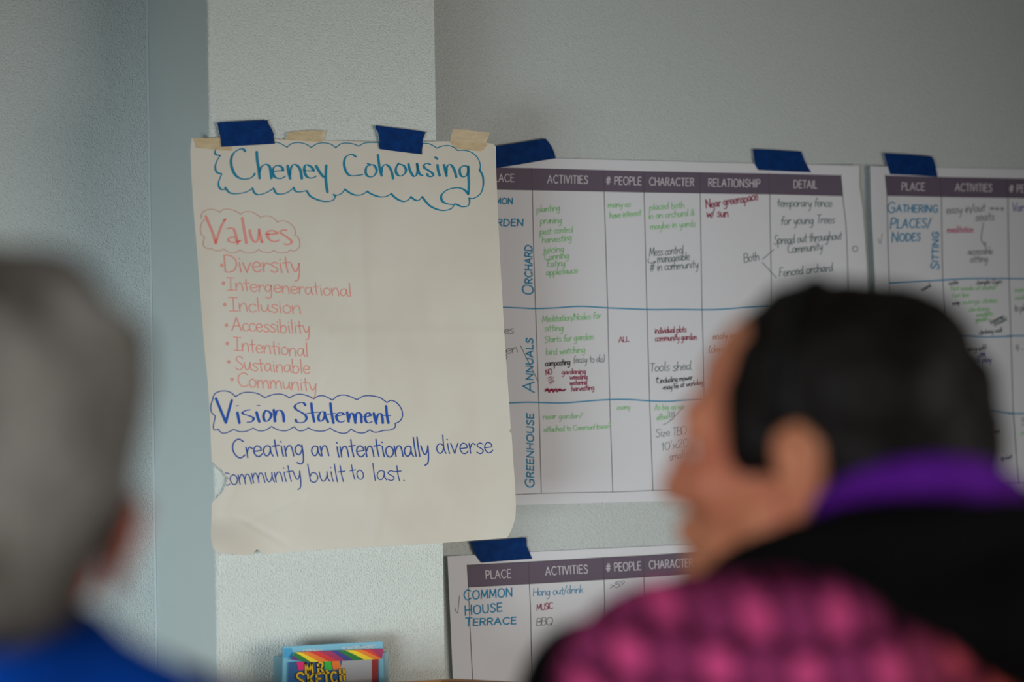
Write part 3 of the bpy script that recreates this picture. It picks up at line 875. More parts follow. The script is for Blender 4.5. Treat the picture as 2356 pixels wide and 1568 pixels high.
# ------------------------------------------------------------------ tape
def strip(name, pts, plane, h, m, label, group, cat='tape', crinkle=.0006):
    """a torn strip with real thickness: pts is its outline in sheet pixels; half stuck to the wall, half to the sheet"""
    P = []
    for i in range(len(pts)):
        a, b = pts[i], pts[(i + 1) % len(pts)]
        n = max(1, int(math.hypot(b[0] - a[0], b[1] - a[1]) / 4))
        P += [(a[0] + (b[0] - a[0]) * t / n, a[1] + (b[1] - a[1]) * t / n) for t in range(n)]
    cx = sum(p[0] for p in P) / len(P)
    cy = sum(p[1] for p in P) / len(P)
    vs, fs = [], []
    rings = [1, .8, .6, .4, .2]

    def q(x, y, back=0.0):
        c = crinkle * noise.noise(Vector((x / 9, y / 16, 2)))
        return on_y(x, y, plane - h - c + back)
    for r in rings:
        for p in P:
            vs.append(q(cx + (p[0] - cx) * r, cy + (p[1] - cy) * r))
    vs.append(q(cx, cy))
    n = len(P)
    for k_ in range(len(rings) - 1):
        for i in range(n):
            j = (i + 1) % n
            fs.append((k_ * n + i, k_ * n + j, (k_ + 1) * n + j, (k_ + 1) * n + i))
    for i in range(n):
        fs.append(((len(rings) - 1) * n + i, (len(rings) - 1) * n + (i + 1) % n, len(vs) - 1))
    b = len(vs)
    for p in P:
        vs.append(q(p[0], p[1], .0009))
    for i in range(n):
        j = (i + 1) % n
        fs.append((i, b + i, b + j, j))
    o = link_mesh(name, vs, fs, m, smooth=False)
    return tag(o, label, cat, group)


GB, GM = "strips of blue painter's tape", 'strips of old masking tape'
strip('masking_tape', px([(30, 430), (250, 425), (490, 410), (640, 420), (700, 640), (510, 632), (330, 612), (90, 592), (70, 500)], (440, 260), 7.3625), YP, .0062, m_mask,
      'beige masking tape across the top left corner of the flipchart sheet', GM)
strip('masking_tape', px([(1620, 335), (1750, 310), (2050, 290), (2280, 300), (2265, 390), (2240, 440), (2222, 487), (1900, 474), (1680, 464), (1590, 455), (1615, 400)], (440, 260), 7.3625), YP, .0062, m_mask,
      'beige masking tape on the sheet edge between the two blue strips', GM)
strip('masking_tape', px([(1010, 195), (1180, 200), (1300, 225), (1450, 232), (1430, 300), (1405, 345), (1420, 385), (1380, 440), (1350, 460), (1200, 447), (1040, 425), (975, 350), (980, 270), (1000, 220)], (850, 260), 5.2356), YP, .0062, m_mask,
      'beige masking tape at the top right corner of the flipchart sheet', GM)
strip('painters_tape', px([(440, 160), (700, 145), (1000, 128), (1295, 118), (1300, 165), (1340, 230), (1375, 290), (1400, 360), (1398, 420), (1408, 470), (1420, 520), (1100, 540), (800, 556), (510, 572), (500, 450), (478, 340), (450, 225)], (440, 260), 7.3625),
      YP, .0080, m_tape, 'blue tape strip at the left of the flipchart sheet, above the first letter', GB)
strip('painters_tape', px([(75, 148), (280, 175), (480, 198), (678, 227), (660, 270), (640, 330), (642, 380), (632, 440), (632, 497), (400, 470), (250, 450), (125, 433), (112, 390), (122, 340), (112, 270), (100, 225), (68, 180)], (850, 260), 5.2356),
      YP, .0080, m_tape, 'blue tape strip holding the flipchart sheet near the pillar right edge', GB)
strip('painters_tape', px([(1330, 432), (1520, 400), (1720, 370), (1920, 338), (2120, 306), (2160, 350), (2200, 410), (2225, 470), (2245, 545), (2000, 585), (1800, 620), (1550, 658), (1370, 685)], (850, 260), 5.2356),
      YW, .0078, m_tape, 'tilted blue tape strip on the orchard chart, just right of the flipchart sheet', GB)
strip('painters_tape', px([(990, 88), (1200, 97), (1425, 112), (1440, 150), (1455, 190), (1480, 240), (1515, 298), (1350, 292), (1200, 285), (1040, 278), (1010, 230), (1000, 180), (995, 130)], (1480, 320), 3.921),
      YW, .0078, m_tape, 'blue tape strip above the detail column of the orchard chart', GB)
strip('painters_tape', px([(182, 50), (400, 62), (635, 80), (655, 115), (670, 170), (680, 220), (690, 275), (450, 260), (240, 250), (215, 170)], (1990, 340), 4.126),
      YW, .0110, m_tape, 'blue tape strip on the gathering places chart, rightmost of all', GB)
strip('painters_tape', px([(290, 100), (550, 85), (815, 62), (820, 100), (820, 140), (845, 200), (872, 263), (640, 280), (395, 300), (350, 240), (320, 180), (310, 140)], (1010, 1220), 4.062),
      YW, .0078, m_tape, 'blue tape strip on the lower chart, under the flipchart sheet', GB)

# ------------------------------------------------------------------ wooden cabinet with a raised rim, and the marker pack in it
m_wood = mat('pine_wood', rgb(206, 150, 88), 0.5, 0.35)
noise_tint(m_wood, rgb(190, 132, 74), rgb(222, 168, 104), 14, 4, (1, 1, 12))
m_wood2 = mat('pine_wood_side', rgb(184, 126, 66), 0.5, 0.35)
noise_tint(m_wood2, rgb(164, 108, 56), rgb(196, 140, 78), 14, 4, (1, 1, 12))
m_knob = mat('brushed_steel', rgb(170, 170, 172), 0.3, 0.5)


def on_z(px_, py_, z):
    d = ray(px_, py_)
    return CAM + d * ((z - CAM.z) / d.z)


ZR, ZT = 1.05, 0.88
c0 = on_z(1043, 1560.3, ZR)
dl = (on_z(895, 1568.3, ZR) - c0).normalized()
dr = (on_z(1110, 1563.6, ZR) - c0).normalized()
foot = [c0, c0 + dl * 0.62, c0 + dl * 0.62 + Vector((0.05, -0.36, 0)), c0 + dr * 0.22]


def inset(poly, t):
    c = sum((Vector(p) for p in poly), Vector()) / len(poly)
    return [p + (c - p).normalized() * t for p in poly]


cab = bpy.data.objects.new('wooden_cabinet', None)
col.objects.link(cab)
cab.location = (sum((p for p in foot), Vector()) / 4) * 1
cab.location.z = 0
tag(cab, 'honey coloured wooden cabinet with raised rim, its far corner at the bottom edge', 'cabinet')
inn = inset(foot, .03)
for i in range(4):
    j = (i + 1) % 4
    a, b, c, d = foot[i], foot[j], inn[j], inn[i]
    vv = [Vector((p.x, p.y, z)) for z in (ZT - .02, ZR) for p in (a, b, c, d)]
    link_mesh('rim_board', vv, [(0, 3, 2, 1), (4, 5, 6, 7), (0, 1, 5, 4), (1, 2, 6, 5), (2, 3, 7, 6), (3, 0, 4, 7)], m_wood if i == 0 else m_wood2, cab)
vv = [Vector((p.x, p.y, z)) for z in (0.0, ZT) for p in inset(foot, .004)]
link_mesh('body', vv, [(3, 2, 1, 0), (4, 5, 6, 7), (0, 1, 5, 4), (1, 2, 6, 5), (2, 3, 7, 6), (3, 0, 4, 7)], m_wood, cab)
a, b = Vector((foot[2].x, foot[2].y, 0)), Vector((foot[3].x, foot[3].y, 0))
nrm = Vector((b.y - a.y, -(b.x - a.x), 0)).normalized()
if nrm.y > 0:
    nrm = -nrm
for s0, s1, kx in ((.04, .485, .44), (.515, .96, .56)):
    q0, q1 = a.lerp(b, s0) + nrm * .003, a.lerp(b, s1) + nrm * .003
    vv = [p + Vector((0, 0, z)) + nrm * t for z in (.08, .82) for p, t in ((q0, 0), (q1, 0), (q1, .018), (q0, .018))]
    door = link_mesh('door', vv, [(0, 3, 2, 1), (4, 5, 6, 7), (0, 1, 5, 4), (1, 2, 6, 5), (2, 3, 7, 6), (3, 0, 4, 7)], m_wood, cab)
    bm = bmesh.new()
    bmesh.ops.create_uvsphere(bm, u_segments=12, v_segments=8, radius=.014)
    me = bpy.data.meshes.new('knob')
    bm.to_mesh(me)
    bm.free()
    me.materials.append(m_knob)
    kn = bpy.data.objects.new('knob', me)
    col.objects.link(kn)
    kn.parent = door
    kn.location = a.lerp(b, kx) + nrm * .033 + Vector((0, 0, .5)) - world_loc(door)

# marker pack: coordinates (x, y) of the crop [630,1460]-scale 4.908 on its front face
YK = YP - 0.075


def SK(x, y, lift=0.0):
    return on_y(630 + x / 4.908, 1460 + y / 4.908, YK - lift)


def slab(name, pts, back, lift, m, parent, thick):
    n = len(pts)
    vs = [SK(x, y, lift) for x, y in pts]
    vs += [v + Vector((0, thick, 0)) for v in vs]
    fs = [tuple(range(n))[::-1], tuple(range(n, 2 * n))] + [(i, (i + 1) % n, n + (i + 1) % n, n + i) for i in range(n)]
    return link_mesh(name, vs, fs, m, parent)


def yb(x, z=ZT + .001):
    p = on_z(630 + x / 4.908, 1900, z)
    # pixel row where this column of the face meets the tray
    lo, hi = 0.0, 4000.0
    for _ in range(40):
        mid = (lo + hi) / 2
        if SK(x, mid).z > z:
            lo = mid
        else:
            hi = mid
    return lo


m_card = mat('blue_card', rgb(112, 184, 212), 0.45, 0.4)
m_cardb = mat('bright_blue_card', rgb(0, 150, 200), 0.4, 0.4)
m_side = mat('clear_blue_side', rgb(120, 182, 204), 0.25, 0.5)
N_, L_, B_ = nodes(m_side)
B_.inputs['Alpha'].default_value = 0.55
m_dblue = mat('deep_blue_print', rgb(0, 88, 150), 0.4)
pack = slab('marker_pack', [(118, 132), (1215, 73), (1228, 82), (1240, 300), (1262, yb(1262)), (70, yb(70)), (105, 260), (105, 146)], 0, 0, m_card, None, .004)
tag(pack, 'blue pack of coloured markers with rainbow banner, standing against the pillar foot of the picture', 'marker pack')
pack['label'] = 'blue pack of coloured markers with a rainbow banner, standing against the pillar'
o = slab('clear_case', [(100, 262), (165, 258), (1180, 205), (1290, 192), (1292, 420), (1275, yb(1275)), (85, yb(85))], 0, -.006, m_side, pack, .045)
o['label'] = 'clear plastic marker case'
k = Ink(SK, .0035)
k.poly([(165, 308), (260, 303), (1180, 270), (1190, 560), (1200, yb(1200)), (140, yb(140))])
k.build('printed_front', m_dblue, pack, 'deep blue printed front')
k = Ink(SK, .0045)
k.poly([(770, 292), (1110, 276), (1125, yb(1125)), (720, yb(720)), (745, 420)])
k.build('printed_panel', mat('pale_print', rgb(176, 178, 184), 0.5), pack, 'pale grey printed panel')
for nm, c, pts in [('red', (150, 24, 30), [(1105, 276), (1182, 272), (1172, 470), (1182, yb(1182)), (1122, yb(1122))]), ('pink', (236, 20, 120), [(258, 306), (345, 304), (345, 395), (275, 398)]),
                   ('green', (40, 196, 60), [(568, 297), (645, 294), (662, 395), (575, 402)]), ('orange', (250, 128, 30), [(650, 294), (742, 290), (762, 378), (672, 392)])]:
    k = Ink(SK, .0048)
    k.poly(pts)
    k.build('colour_patch', mat('print_' + nm, rgb(*c), 0.45), pack)
k = Ink(SK, .0007)
k.poly([(118, 150), (200, 146), (210, 175), (205, 252), (112, 258), (112, 160)])
k.build('corner_patch', m_cardb, pack, 'bright blue corner patch')
# rainbow banner: slanting stripes between two slightly bowed edges
m_rain = {n_: mat('rainbow_' + n_, rgb(*c), 0.45) for n_, c in dict(purple=(96, 44, 132), blue=(50, 56, 140), green=(0, 124, 50), yellow=(250, 220, 20), orange=(245, 130, 30), red=(222, 44, 44), magenta=(168, 34, 96)).items()}
seqs = ['purple', 'green', 'yellow', 'orange', 'red', 'magenta', 'blue', 'green', 'yellow', 'orange', 'red', 'magenta']
tx = [200, 214, 236, 290, 385, 500, 640, 715, 800, 890, 990, 1090, 1242]
bx_ = [190, 300, 420, 510, 620, 720, 800, 900, 1020, 1130, 1216, 1218, 1220]


def ey(x, t):
    top_ = 195 + (x - 235) * (155 - 195) / 1005 if x > 235 else 195 + (235 - x) * 80 / 45
    bot_ = 307 - (x - 420) * 37 / 800 if x > 420 else 275 + (x - 190) * 32 / 230
    return top_, bot_


vs, fs, fm = [], [], []
for i, n_ in enumerate(seqs):
    for j in range(8):
        t0, t1 = j / 8, (j + 1) / 8
        b = len(vs)
        for e, t in ((i, t0), (i + 1, t0), (i + 1, t1), (i, t1)):
            x_ = tx[e] + (bx_[e] - tx[e]) * t ** .85
            y0_, y1_ = ey(tx[e], 0)[0], ey(bx_[e], 0)[1]
            vs.append(SK(x_, y0_ + (y1_ - y0_) * t, .0065))
        fs.append((b, b + 3, b + 2, b + 1))
        fm.append(list(m_rain).index(n_))
o = link_mesh('rainbow_banner', vs, fs, list(m_rain.values()), pack, fmat=fm)
o['label'] = 'rainbow striped banner'
m_pale = mat('pale_blue_print', rgb(206, 224, 232), 0.5)
for t, x0, y0, x1, y1 in (('ORIGINAL', 330, 196, 565, 186), ('SCENTED MARKER', 770, 172, 1155, 145)):
    k = Ink(SK, .0008)
    k.text(t, x0, y0, x1, y1, 34, 7)
    k.build('card_lettering', m_pale, pack)
for nm, wd_, lift, m in (('logo_outline', 33, .0060, mat('logo_dark', rgb(52, 18, 60), 0.5)), ('logo_lettering', 21, .0072, mat('logo_yellow', rgb(240, 196, 20), 0.45))):
    k = Ink(SK, lift)
    for ch_, lx, ly, rx, ry, cap_ in (('M', 358, 436, 442, 430, 112), ('R', 500, 424, 560, 420, 112), ('S', 258, 590, 346, 584, 160), ('K', 392, 572, 456, 566, 128),
                                      ('E', 484, 562, 540, 558, 126), ('T', 566, 552, 628, 546, 122), ('C', 652, 540, 712, 534, 120), ('H', 752, 512, 800, 508, 122)):
        k.text(ch_, lx, ly, rx, ry, cap_, wd_)
    k.stroke([(596, 402), (602, 402)], wd_)
    k.build(nm, m, pack, 'yellow block logo letters' if lift > .0065 else 'dark outline of the logo letters')


# ------------------------------------------------------------------ people
def ball(bm, c, r, rot=None, seg=20):
    m = Matrix.Translation(c)
    if rot is not None:
        m = m @ rot.to_4x4()
    m = m @ Matrix.Diagonal((*(r if hasattr(r, '__len__') else (r, r, r)), 1))
    bmesh.ops.create_uvsphere(bm, u_segments=seg, v_segments=max(8, seg // 2), radius=1, matrix=m)


def tube(bm, pts, rad, seg=14):
    pts = [Vector(p) for p in pts]
    rings = []
    a = None
    for i, p in enumerate(pts):
        t = (pts[min(i + 1, len(pts) - 1)] - pts[max(0, i - 1)]).normalized()
        if a is None:
            a = t.cross(Vector((0, 0, 1)) if abs(t.z) < .9 else Vector((0, 1, 0)))
        a = (a - t * a.dot(t)).normalized()
        b = t.cross(a)
        rings.append([bm.verts.new(p + (a * math.cos(2 * math.pi * k / seg) + b * math.sin(2 * math.pi * k / seg)) * rad[i]) for k in range(seg)])
    for r0, r1 in zip(rings, rings[1:]):
        for k in range(seg):
            bm.faces.new((r0[k], r0[(k + 1) % seg], r1[(k + 1) % seg], r1[k]))
    bm.faces.new(rings[0][::-1])
    bm.faces.new(rings[-1])
    ball(bm, pts[0], rad[0] * .98, seg=12)
    ball(bm, pts[-1], rad[-1] * .98, seg=12)


def fuse(name, bm, voxel, m, parent, smooth=3, disp=None):
    """weld overlapping shapes into one continuous skin"""
    bmesh.ops.recalc_face_normals(bm, faces=bm.faces)
    me = bpy.data.meshes.new(name + '_src')
    bm.to_mesh(me)
    bm.free()
    o = bpy.data.objects.new(name + '_src', me)
    col.objects.link(o)
    md = o.modifiers.new('r', 'REMESH')
    md.mode = 'VOXEL'
    md.voxel_size = voxel
    sm = o.modifiers.new('s', 'SMOOTH')
    sm.factor = .5
    sm.iterations = smooth
    dg = bpy.context.evaluated_depsgraph_get()
    dg.update()
    me2 = bpy.data.meshes.new_from_object(o.evaluated_get(dg))
    bpy.data.objects.remove(o)
    bpy.data.meshes.remove(me)
    me2.name = name
    me2.materials.clear()
    me2.materials.append(m)
    if disp:
        for v in me2.vertices:
            v.co += v.normal * disp(v.co)
    for p in me2.polygons:
        p.use_smooth = True
    off = world_loc(parent)
    me2.transform(Matrix.Translation(-off))
    ob = bpy.data.objects.new(name, me2)
    col.objects.link(ob)
    ob.parent = parent
    return ob


def skin_mat(name, base, red, sss=.12):
    m = mat(name, base, 0.5, 0.35)
    noise_tint(m, base, red, 14, 3, lo=.4, hi=.75)
    m.node_tree.nodes['Principled BSDF'].inputs['Subsurface Weight'].default_value = sss
    m.node_tree.nodes['Principled BSDF'].inputs['Subsurface Radius'].default_value = (.02, .008, .004)
    return m


class Frame:
    def __init__(self, o, fwd, up):
        self.o = o
        self.x = fwd.normalized()
        self.y = up.cross(self.x).normalized()
        self.z = self.x.cross(self.y).normalized()
        self.m = Matrix((self.x, self.y, self.z)).transposed()

    def __call__(self, x, y, z):
        return self.o + self.x * x + self.y * y + self.z * z


def head_shapes(bm, h, jaw=1.0, ear=(1.0, 0.0, 0.0, 0.0)):
    """ear = scale, shift forward, flare outward"""
    R = h.m

    def E(c, r):
        ball(bm, h(*c), r, R)
    E((-.012, 0, .043), (.098, .076, .084))
    E((.03, 0, -.02), (.066, .062 * jaw, .085))
    E((.038, 0, -.072), (.052, .050 * jaw, .042))
    E((.078, 0, -.100), (.024, .024, .018))
    E((.074, 0, .028), (.024, .05, .02))
    for s in (1, -1):
        E((.062, s * .036, -.028), (.028, .026, .024))
        E((.006, s * .058 * jaw, -.055), (.03, .014, .035))
        E((.098, s * .012, -.038), (.013, .009, .009))
        E((.076, s * .031, .012), (.016, .018, .006))
        E((.072, s * .031, -.012), (.016, .018, .006))
        k, dx, fl, dz = ear

        def e(x, y, z):
            return h(dx + x * k, s * (y + fl * (z + .03) / .06), z * k + dz)
        ball(bm, e(-.012, .075, -.002), (.021 * k, .007, .031 * k), R)
        pts = [(.006, .076, .010), (.002, .081, .027), (-.012, .085, .034), (-.026, .088, .022), (-.028, .086, .0), (-.020, .082, -.018), (-.008, .078, -.029)]
        tube(bm, [e(*p) for p in pts], [.005 * k, .006 * k, .0066 * k, .0066 * k, .006 * k, .0058 * k, .006 * k], 8)
        ball(bm, e(-.006, .077, -.031), (.009 * k, .006, .010 * k), R)
    tube(bm, [h(.088, 0, .02), h(.099, 0, -.008), h(.109, 0, -.034)], [.009, .010, .0118], 12)
    E((.092, 0, -.062), (.014, .024, .0075))
    E((.088, 0, -.074), (.015, .022, .0085))


def body_shapes(bm, h, b, zneck, fl):
    """torso, arms, legs in the body frame b (x forward, y left, z up from the floor)"""
    tube(bm, [h(-.022, 0, -.05), h(-.045, 0, -.14), b(-.01, 0, zneck - .06)], [.056, .058, .07], 18)
    s_ = zneck - .10
    ball(bm, b(0, 0, s_ - .06), (.10, .17, .13), b.m)
    ball(bm, b(.01, 0, s_ - .28), (.10, .15, .20), b.m)
    ball(bm, b(0, 0, s_ - .52), (.105, .165, .13), b.m)
    for s in (1, -1):
        sh, el, wr = (0, s * .185, s_ + .0), (-.02, s * .235, s_ - .30), (.05, s * .25, s_ - .55)
        tube(bm, [b(*sh), b(*el), b(*wr)], [.052, .04, .027], 12)
        ball(bm, b(.065, s * .25, s_ - .62), (.022, .014, .048), b.m)
        for i, (dx, ln) in enumerate(((.024, .058), (.009, .066), (-.006, .062), (-.020, .048))):
            p0 = (.066 + dx, s * .25, s_ - .655)
            tube(bm, [b(*p0), b(p0[0] + .006, p0[1] - s * .008, p0[2] - ln * .55), b(p0[0] + .004, p0[1] - s * .022, p0[2] - ln)], [.0078, .0075, .0062], 8)
        tube(bm, [b(.080, s * .247, s_ - .60), b(.104, s * .236, s_ - .632), b(.106, s * .226, s_ - .662)], [.011, .009, .0072], 8)
        tube(bm, [b(0, s * .09, s_ - .55), b(.01, s * .095, .48), b(-.01, s * .10, .08)], [.085, .056, .036], 14)
        ball(bm, b(.05, s * .10, .045), (.11, .036, .036), b.m)


def trousers(b, s_, m, par):
    bm = bmesh.new()
    ball(bm, b(0, 0, s_ - .52), (.125, .185, .14), b.m)
    for s in (1, -1):
        tube(bm, [b(0, s * .09, s_ - .54), b(.01, s * .098, .48), b(-.01, s * .104, .07)], [.104, .075, .066], 14)
    return fuse('trousers', bm, .012, m, par, 4)


def shoe(b, s, m, par):
    bm = bmesh.new()
    ball(bm, b(.06, s * .10, .045), (.135, .048, .045), b.m)
    ball(bm, b(-.02, s * .10, .055), (.06, .045, .055), b.m)
    return fuse('shoe', bm, .008, m, par, 3)


def eye(h, s, par, iris):
    bm = bmesh.new()
    ball(bm, h(.0750, s * .031, .000), .0108, h.m, 16)
    o = fuse_plain('eye', bm, mat('eye_white', rgb(226, 220, 214), 0.2), par)
    bm = bmesh.new()
    ball(bm, h(.0832, s * .0315, .000), (.0035, .0055, .0055), h.m, 12)
    i = fuse_plain('iris', bm, iris, o)
    return o


def fuse_plain(name, bm, m, par):
    me = bpy.data.meshes.new(name)
    bm.to_mesh(me)
    bm.free()
    me.transform(Matrix.Translation(-world_loc(par)))
    me.materials.append(m)
    for p in me.polygons:
        p.use_smooth = True
    o = bpy.data.objects.new(name, me)
    col.objects.link(o)
    o.parent = par
    return o


Z = Vector((0, 0, 1))
m_iris = mat('brown_iris', rgb(60, 38, 24), 0.3)
m_trous = mat('dark_trousers', rgb(44, 46, 54), 0.9, 0.1)
m_shoe = mat('black_shoes', rgb(28, 27, 27), 0.6)

# --- person with dark hair, right of the picture, in profile to the left
D1 = 1.9


def horiz(v):
    v = Vector((v.x, v.y, 0))
    return v.normalized()


fR, fF = horiz(RGT), horiz(FWD)
a25 = math.radians(25)
face1 = (-fR * math.cos(a25) + fF * math.sin(a25))
tilt = math.radians(2)
face1t = face1 * math.cos(tilt) + Z * math.sin(tilt)
h1 = Frame(at(1850, 1038, D1), face1t, Z)
p1 = bpy.data.objects.new('person', None)
col.objects.link(p1)
b1o = Vector((h1.o.x, h1.o.y, 0)) - face1 * .03 + fR * .03
p1.location = b1o
tag(p1, 'dark-haired person in black hooded jacket and pink knitted shawl, face turned to the left', 'person')
b1 = Frame(b1o.copy(), (-fR * math.cos(math.radians(50)) + fF * math.sin(math.radians(50))), Z)
zn1 = h1.o.z - .10
m_skin1 = skin_mat('warm_skin', rgb(218, 146, 108), rgb(212, 126, 98))
bm = bmesh.new()
head_shapes(bm, h1, 1.0, (1.05, -.010, 0.0, -.014))
body_shapes(bm, h1, b1, zn1, 0)
fuse('body', bm, .0045, m_skin1, p1, 3)
for s in (1, -1):
    eye(h1, s, p1, m_iris)
m_hair1 = mat('dark_hair', rgb(26, 21, 19), 0.6, 0.2)
noise_tint(m_hair1, rgb(13, 11, 9), rgb(26, 21, 18), 30, 4, (1, 1, .2))
bm = bmesh.new()


def C1(px_, py_, dd, r, bm=None):
    s = D1 / FPX
    Rm = Matrix((RGT, UPV, FWD)).transposed()
    ball(bm, at(px_, py_, D1 + dd), (r[0] * s, r[1] * s, r[2]), Rm)


ball(bm, h1(-.034, 0, .046), (.100, .088, .090), h1.m, 28)
C1(2060, 840, .0, (190, 190, .08), bm)
ball(bm, h1(-.05, 0, .0), (.080, .080, .075), h1.m, 24)
ball(bm, h1(-.006, 0, .094), (.054, .064, .040), h1.m, 24)
for s in (1, -1):
    ball(bm, h1(.010, s * .064, .035), (.036, .018, .055), h1.m)
    ball(bm, h1(.026, s * .066, .006), (.015, .010, .026), h1.m)
tube(bm, [h1(-.085, 0, .03), h1(-.10, 0, -.03), h1(-.10, 0, -.075)], [.055, .055, .045], 14)
C1(2130, 1000, .03, (140, 110, .06), bm)
C1(2185, 950, .03, (118, 190, .07), bm)
C1(2215, 1035, .02, (100, 105, .06), bm)
fuse('hair', bm, .006, m_hair1, p1, 4, lambda c: .0035 * noise.noise(c * 45))
bm = bmesh.new()
pts = []
for i in range(15):
    t = math.radians(-100 + 200 * i / 14)
    pts.append(h1(-.008, .090 * math.sin(t), .046 + .0905 * math.cos(t)))
tube(bm, pts, [.005] * 15, 8)
fuse('headband', bm, .004, mat('charcoal_band', rgb(30, 32, 32), 0.9), p1, 1)['label'] = 'charcoal headband'
m_purple = mat('purple_fleece', rgb(84, 24, 140), 0.9, 0.1)
noise_tint(m_purple, rgb(78, 20, 126), rgb(104, 34, 160), 20, 3)
bm = bmesh.new()
s1 = D1 / FPX


def P1(x, y, dd):
    return at(x, y, D1 + dd)


ring = [P1(1845, 1185, -.075), P1(1890, 1155, -.098), P1(1960, 1122, -.112), P1(2060, 1100, -.118), P1(2160, 1093, -.112), P1(2250, 1103, -.09), P1(2320, 1135, -.05), P1(2330, 1165, .03), P1(2200, 1200, .09), P1(2000, 1225, .10), P1(1880, 1225, .05), P1(1838, 1205, -.02), P1(1845, 1185, -.075)]
tube(bm, ring, [14 * s1, 24 * s1, 36 * s1, 46 * s1, 52 * s1, 52 * s1, 46 * s1, 44 * s1, 40 * s1, 34 * s1, 26 * s1, 16 * s1, 14 * s1], 12)
fuse('collar', bm, .006, m_purple, p1, 4)['label'] = 'purple fleece collar'
m_jacket = mat('black_jacket', rgb(13, 13, 14), 0.9, 0.08)
bm = bmesh.new()
sh = zn1 - .10
# hood bunched round the neck
hood = [P1(1640, 1330, .03), P1(1730, 1300, -.06), P1(1850, 1275, -.10), P1(1990, 1265, -.12), P1(2130, 1255, -.11), P1(2270, 1235, -.07), P1(2370, 1230, 0), P1(2400, 1260, .09), P1(2250, 1290, .16), P1(2000, 1330, .17), P1(1760, 1350, .13), P1(1640, 1330, .03)]
tube(bm, hood, [46 * s1, 66 * s1, 84 * s1, 98 * s1, 104 * s1, 108 * s1, 112 * s1, 104 * s1, 90 * s1, 76 * s1, 62 * s1, 46 * s1], 14)
C1(2260, 1420, -.06, (260, 190, .12), bm)
C1(2060, 1400, -.06, (240, 120, .10), bm)
ball(bm, b1(0, 0, sh - .04), (.135, .185, .14), b1.m)
ball(bm, b1(.01, 0, sh - .30), (.15, .20, .26), b1.m)
ball(bm, b1(0, 0, sh - .55), (.15, .20, .14), b1.m)
for s in (1, -1):
    tube(bm, [b1(0, s * .16, sh + .0), b1(-.01, s * .215, sh - .05), b1(-.02, s * .25, sh - .30), b1(.045, s * .25, sh - .53)], [.085, .085, .072, .055], 14)
C1(1345, 1660, -.0, (170, 240, .09), bm)
fuse('jacket', bm, .009, m_jacket, p1, 5)['label'] = 'black hooded jacket'

m_shawl = bpy.data.materials.new('knitted_rings')
m_shawl.use_nodes = True
N, L, Bn = nodes(m_shawl)
Bn.inputs['Roughness'].default_value = .95
Bn.inputs['Specular IOR Level'].default_value = .05
uv = N.new('ShaderNodeUVMap')
uv.uv_map = 'pattern'


def nmath(op, a, b=None, c=None):
    n = N.new('ShaderNodeMath')
    n.operation = op
    for i, q in enumerate((a, b, c)):
        if q is None:
            continue
        if isinstance(q, (int, float)):
            n.inputs[i].default_value = q
        else:
            L.new(q, n.inputs[i])
    return n.outputs[0]


sep = N.new('ShaderNodeSeparateXYZ')
L.new(uv.outputs['UV'], sep.inputs[0])


def cell(ox, oy, r0, r1):
    """soft dot on the repeat, 1 inside"""
    fx = nmath('SUBTRACT', nmath('FRACT', nmath('ADD', sep.outputs['X'], ox)), .5)
    fy = nmath('SUBTRACT', nmath('FRACT', nmath('ADD', sep.outputs['Y'], oy)), .5)
    d = nmath('SQRT', nmath('ADD', nmath('MULTIPLY', fx, fx), nmath('MULTIPLY', nmath('MULTIPLY', fy, fy), 1.35)))
    mr = N.new('ShaderNodeMapRange')
    mr.interpolation_type = 'SMOOTHSTEP'
    mr.inputs['From Min'].default_value = r0
    mr.inputs['From Max'].default_value = r1
    mr.inputs['To Min'].default_value = 1
    mr.inputs['To Max'].default_value = 0
    L.new(d, mr.inputs['Value'])
    return mr.outputs[0]


def mixc(fac, a, b):
    n = N.new('ShaderNodeMix')
    n.data_type = 'RGBA'
    L.new(fac, n.inputs['Factor'])
    for s, q in ((6, a), (7, b)):
        if isinstance(q, tuple):
            n.inputs[s].default_value = q
        else:
            L.new(q, n.inputs[s])
    return n.outputs[2]


bright = nmath('MAXIMUM', cell(0, 0, .13, .24), cell(.5, .5, .13, .24))
ringm = nmath('MAXIMUM', nmath('SUBTRACT', cell(.5, 0, .33, .38), cell(.5, 0, .24, .30)), nmath('SUBTRACT', cell(0, .5, .33, .38), cell(0, .5, .24, .30)))
dots = nmath('MAXIMUM', nmath('MAXIMUM', cell(.27, .22, .05, .10), cell(.73, .22, .05, .10)), nmath('MAXIMUM', cell(.23, .72, .05, .10), cell(.77, .72, .05, .10)))
grad = N.new('ShaderNodeMapRange')
grad.inputs['From Min'].default_value = 4.3
grad.inputs['From Max'].default_value = 6.6
L.new(sep.outputs['X'], grad.inputs['Value'])
mid = mixc(grad.outputs[0], rgb(154, 58, 106), rgb(150, 62, 40))
brt = mixc(grad.outputs[0], rgb(232, 86, 146), rgb(224, 96, 52))
drk = rgb(84, 26, 54)
cc = mixc(ringm, mid, drk)
cc = mixc(bright, cc, brt)
cc = mixc(dots, cc, rgb(22, 10, 16))
L.new(cc, Bn.inputs['Base Color'])
bm = bmesh.new()
C1(1560, 1640, -.105, (290, 300, .10), bm)
C1(1800, 1620, -.125, (330, 300, .10), bm)
C1(1980, 1720, -.14, (330, 290, .10), bm)
C1(2150, 1850, -.14, (320, 300, .10), bm)
C1(1420, 1640, -.085, (150, 230, .09), bm)
C1(1640, 1420, -.04, (200, 105, .07), bm)
shawl = fuse('shawl', bm, .008, m_shawl, p1, 6)
shawl['label'] = 'pink and orange shawl knitted in rings'
lay = shawl.data.uv_layers.new(name='pattern')
off = world_loc(shawl)
Sx = 172 * s1
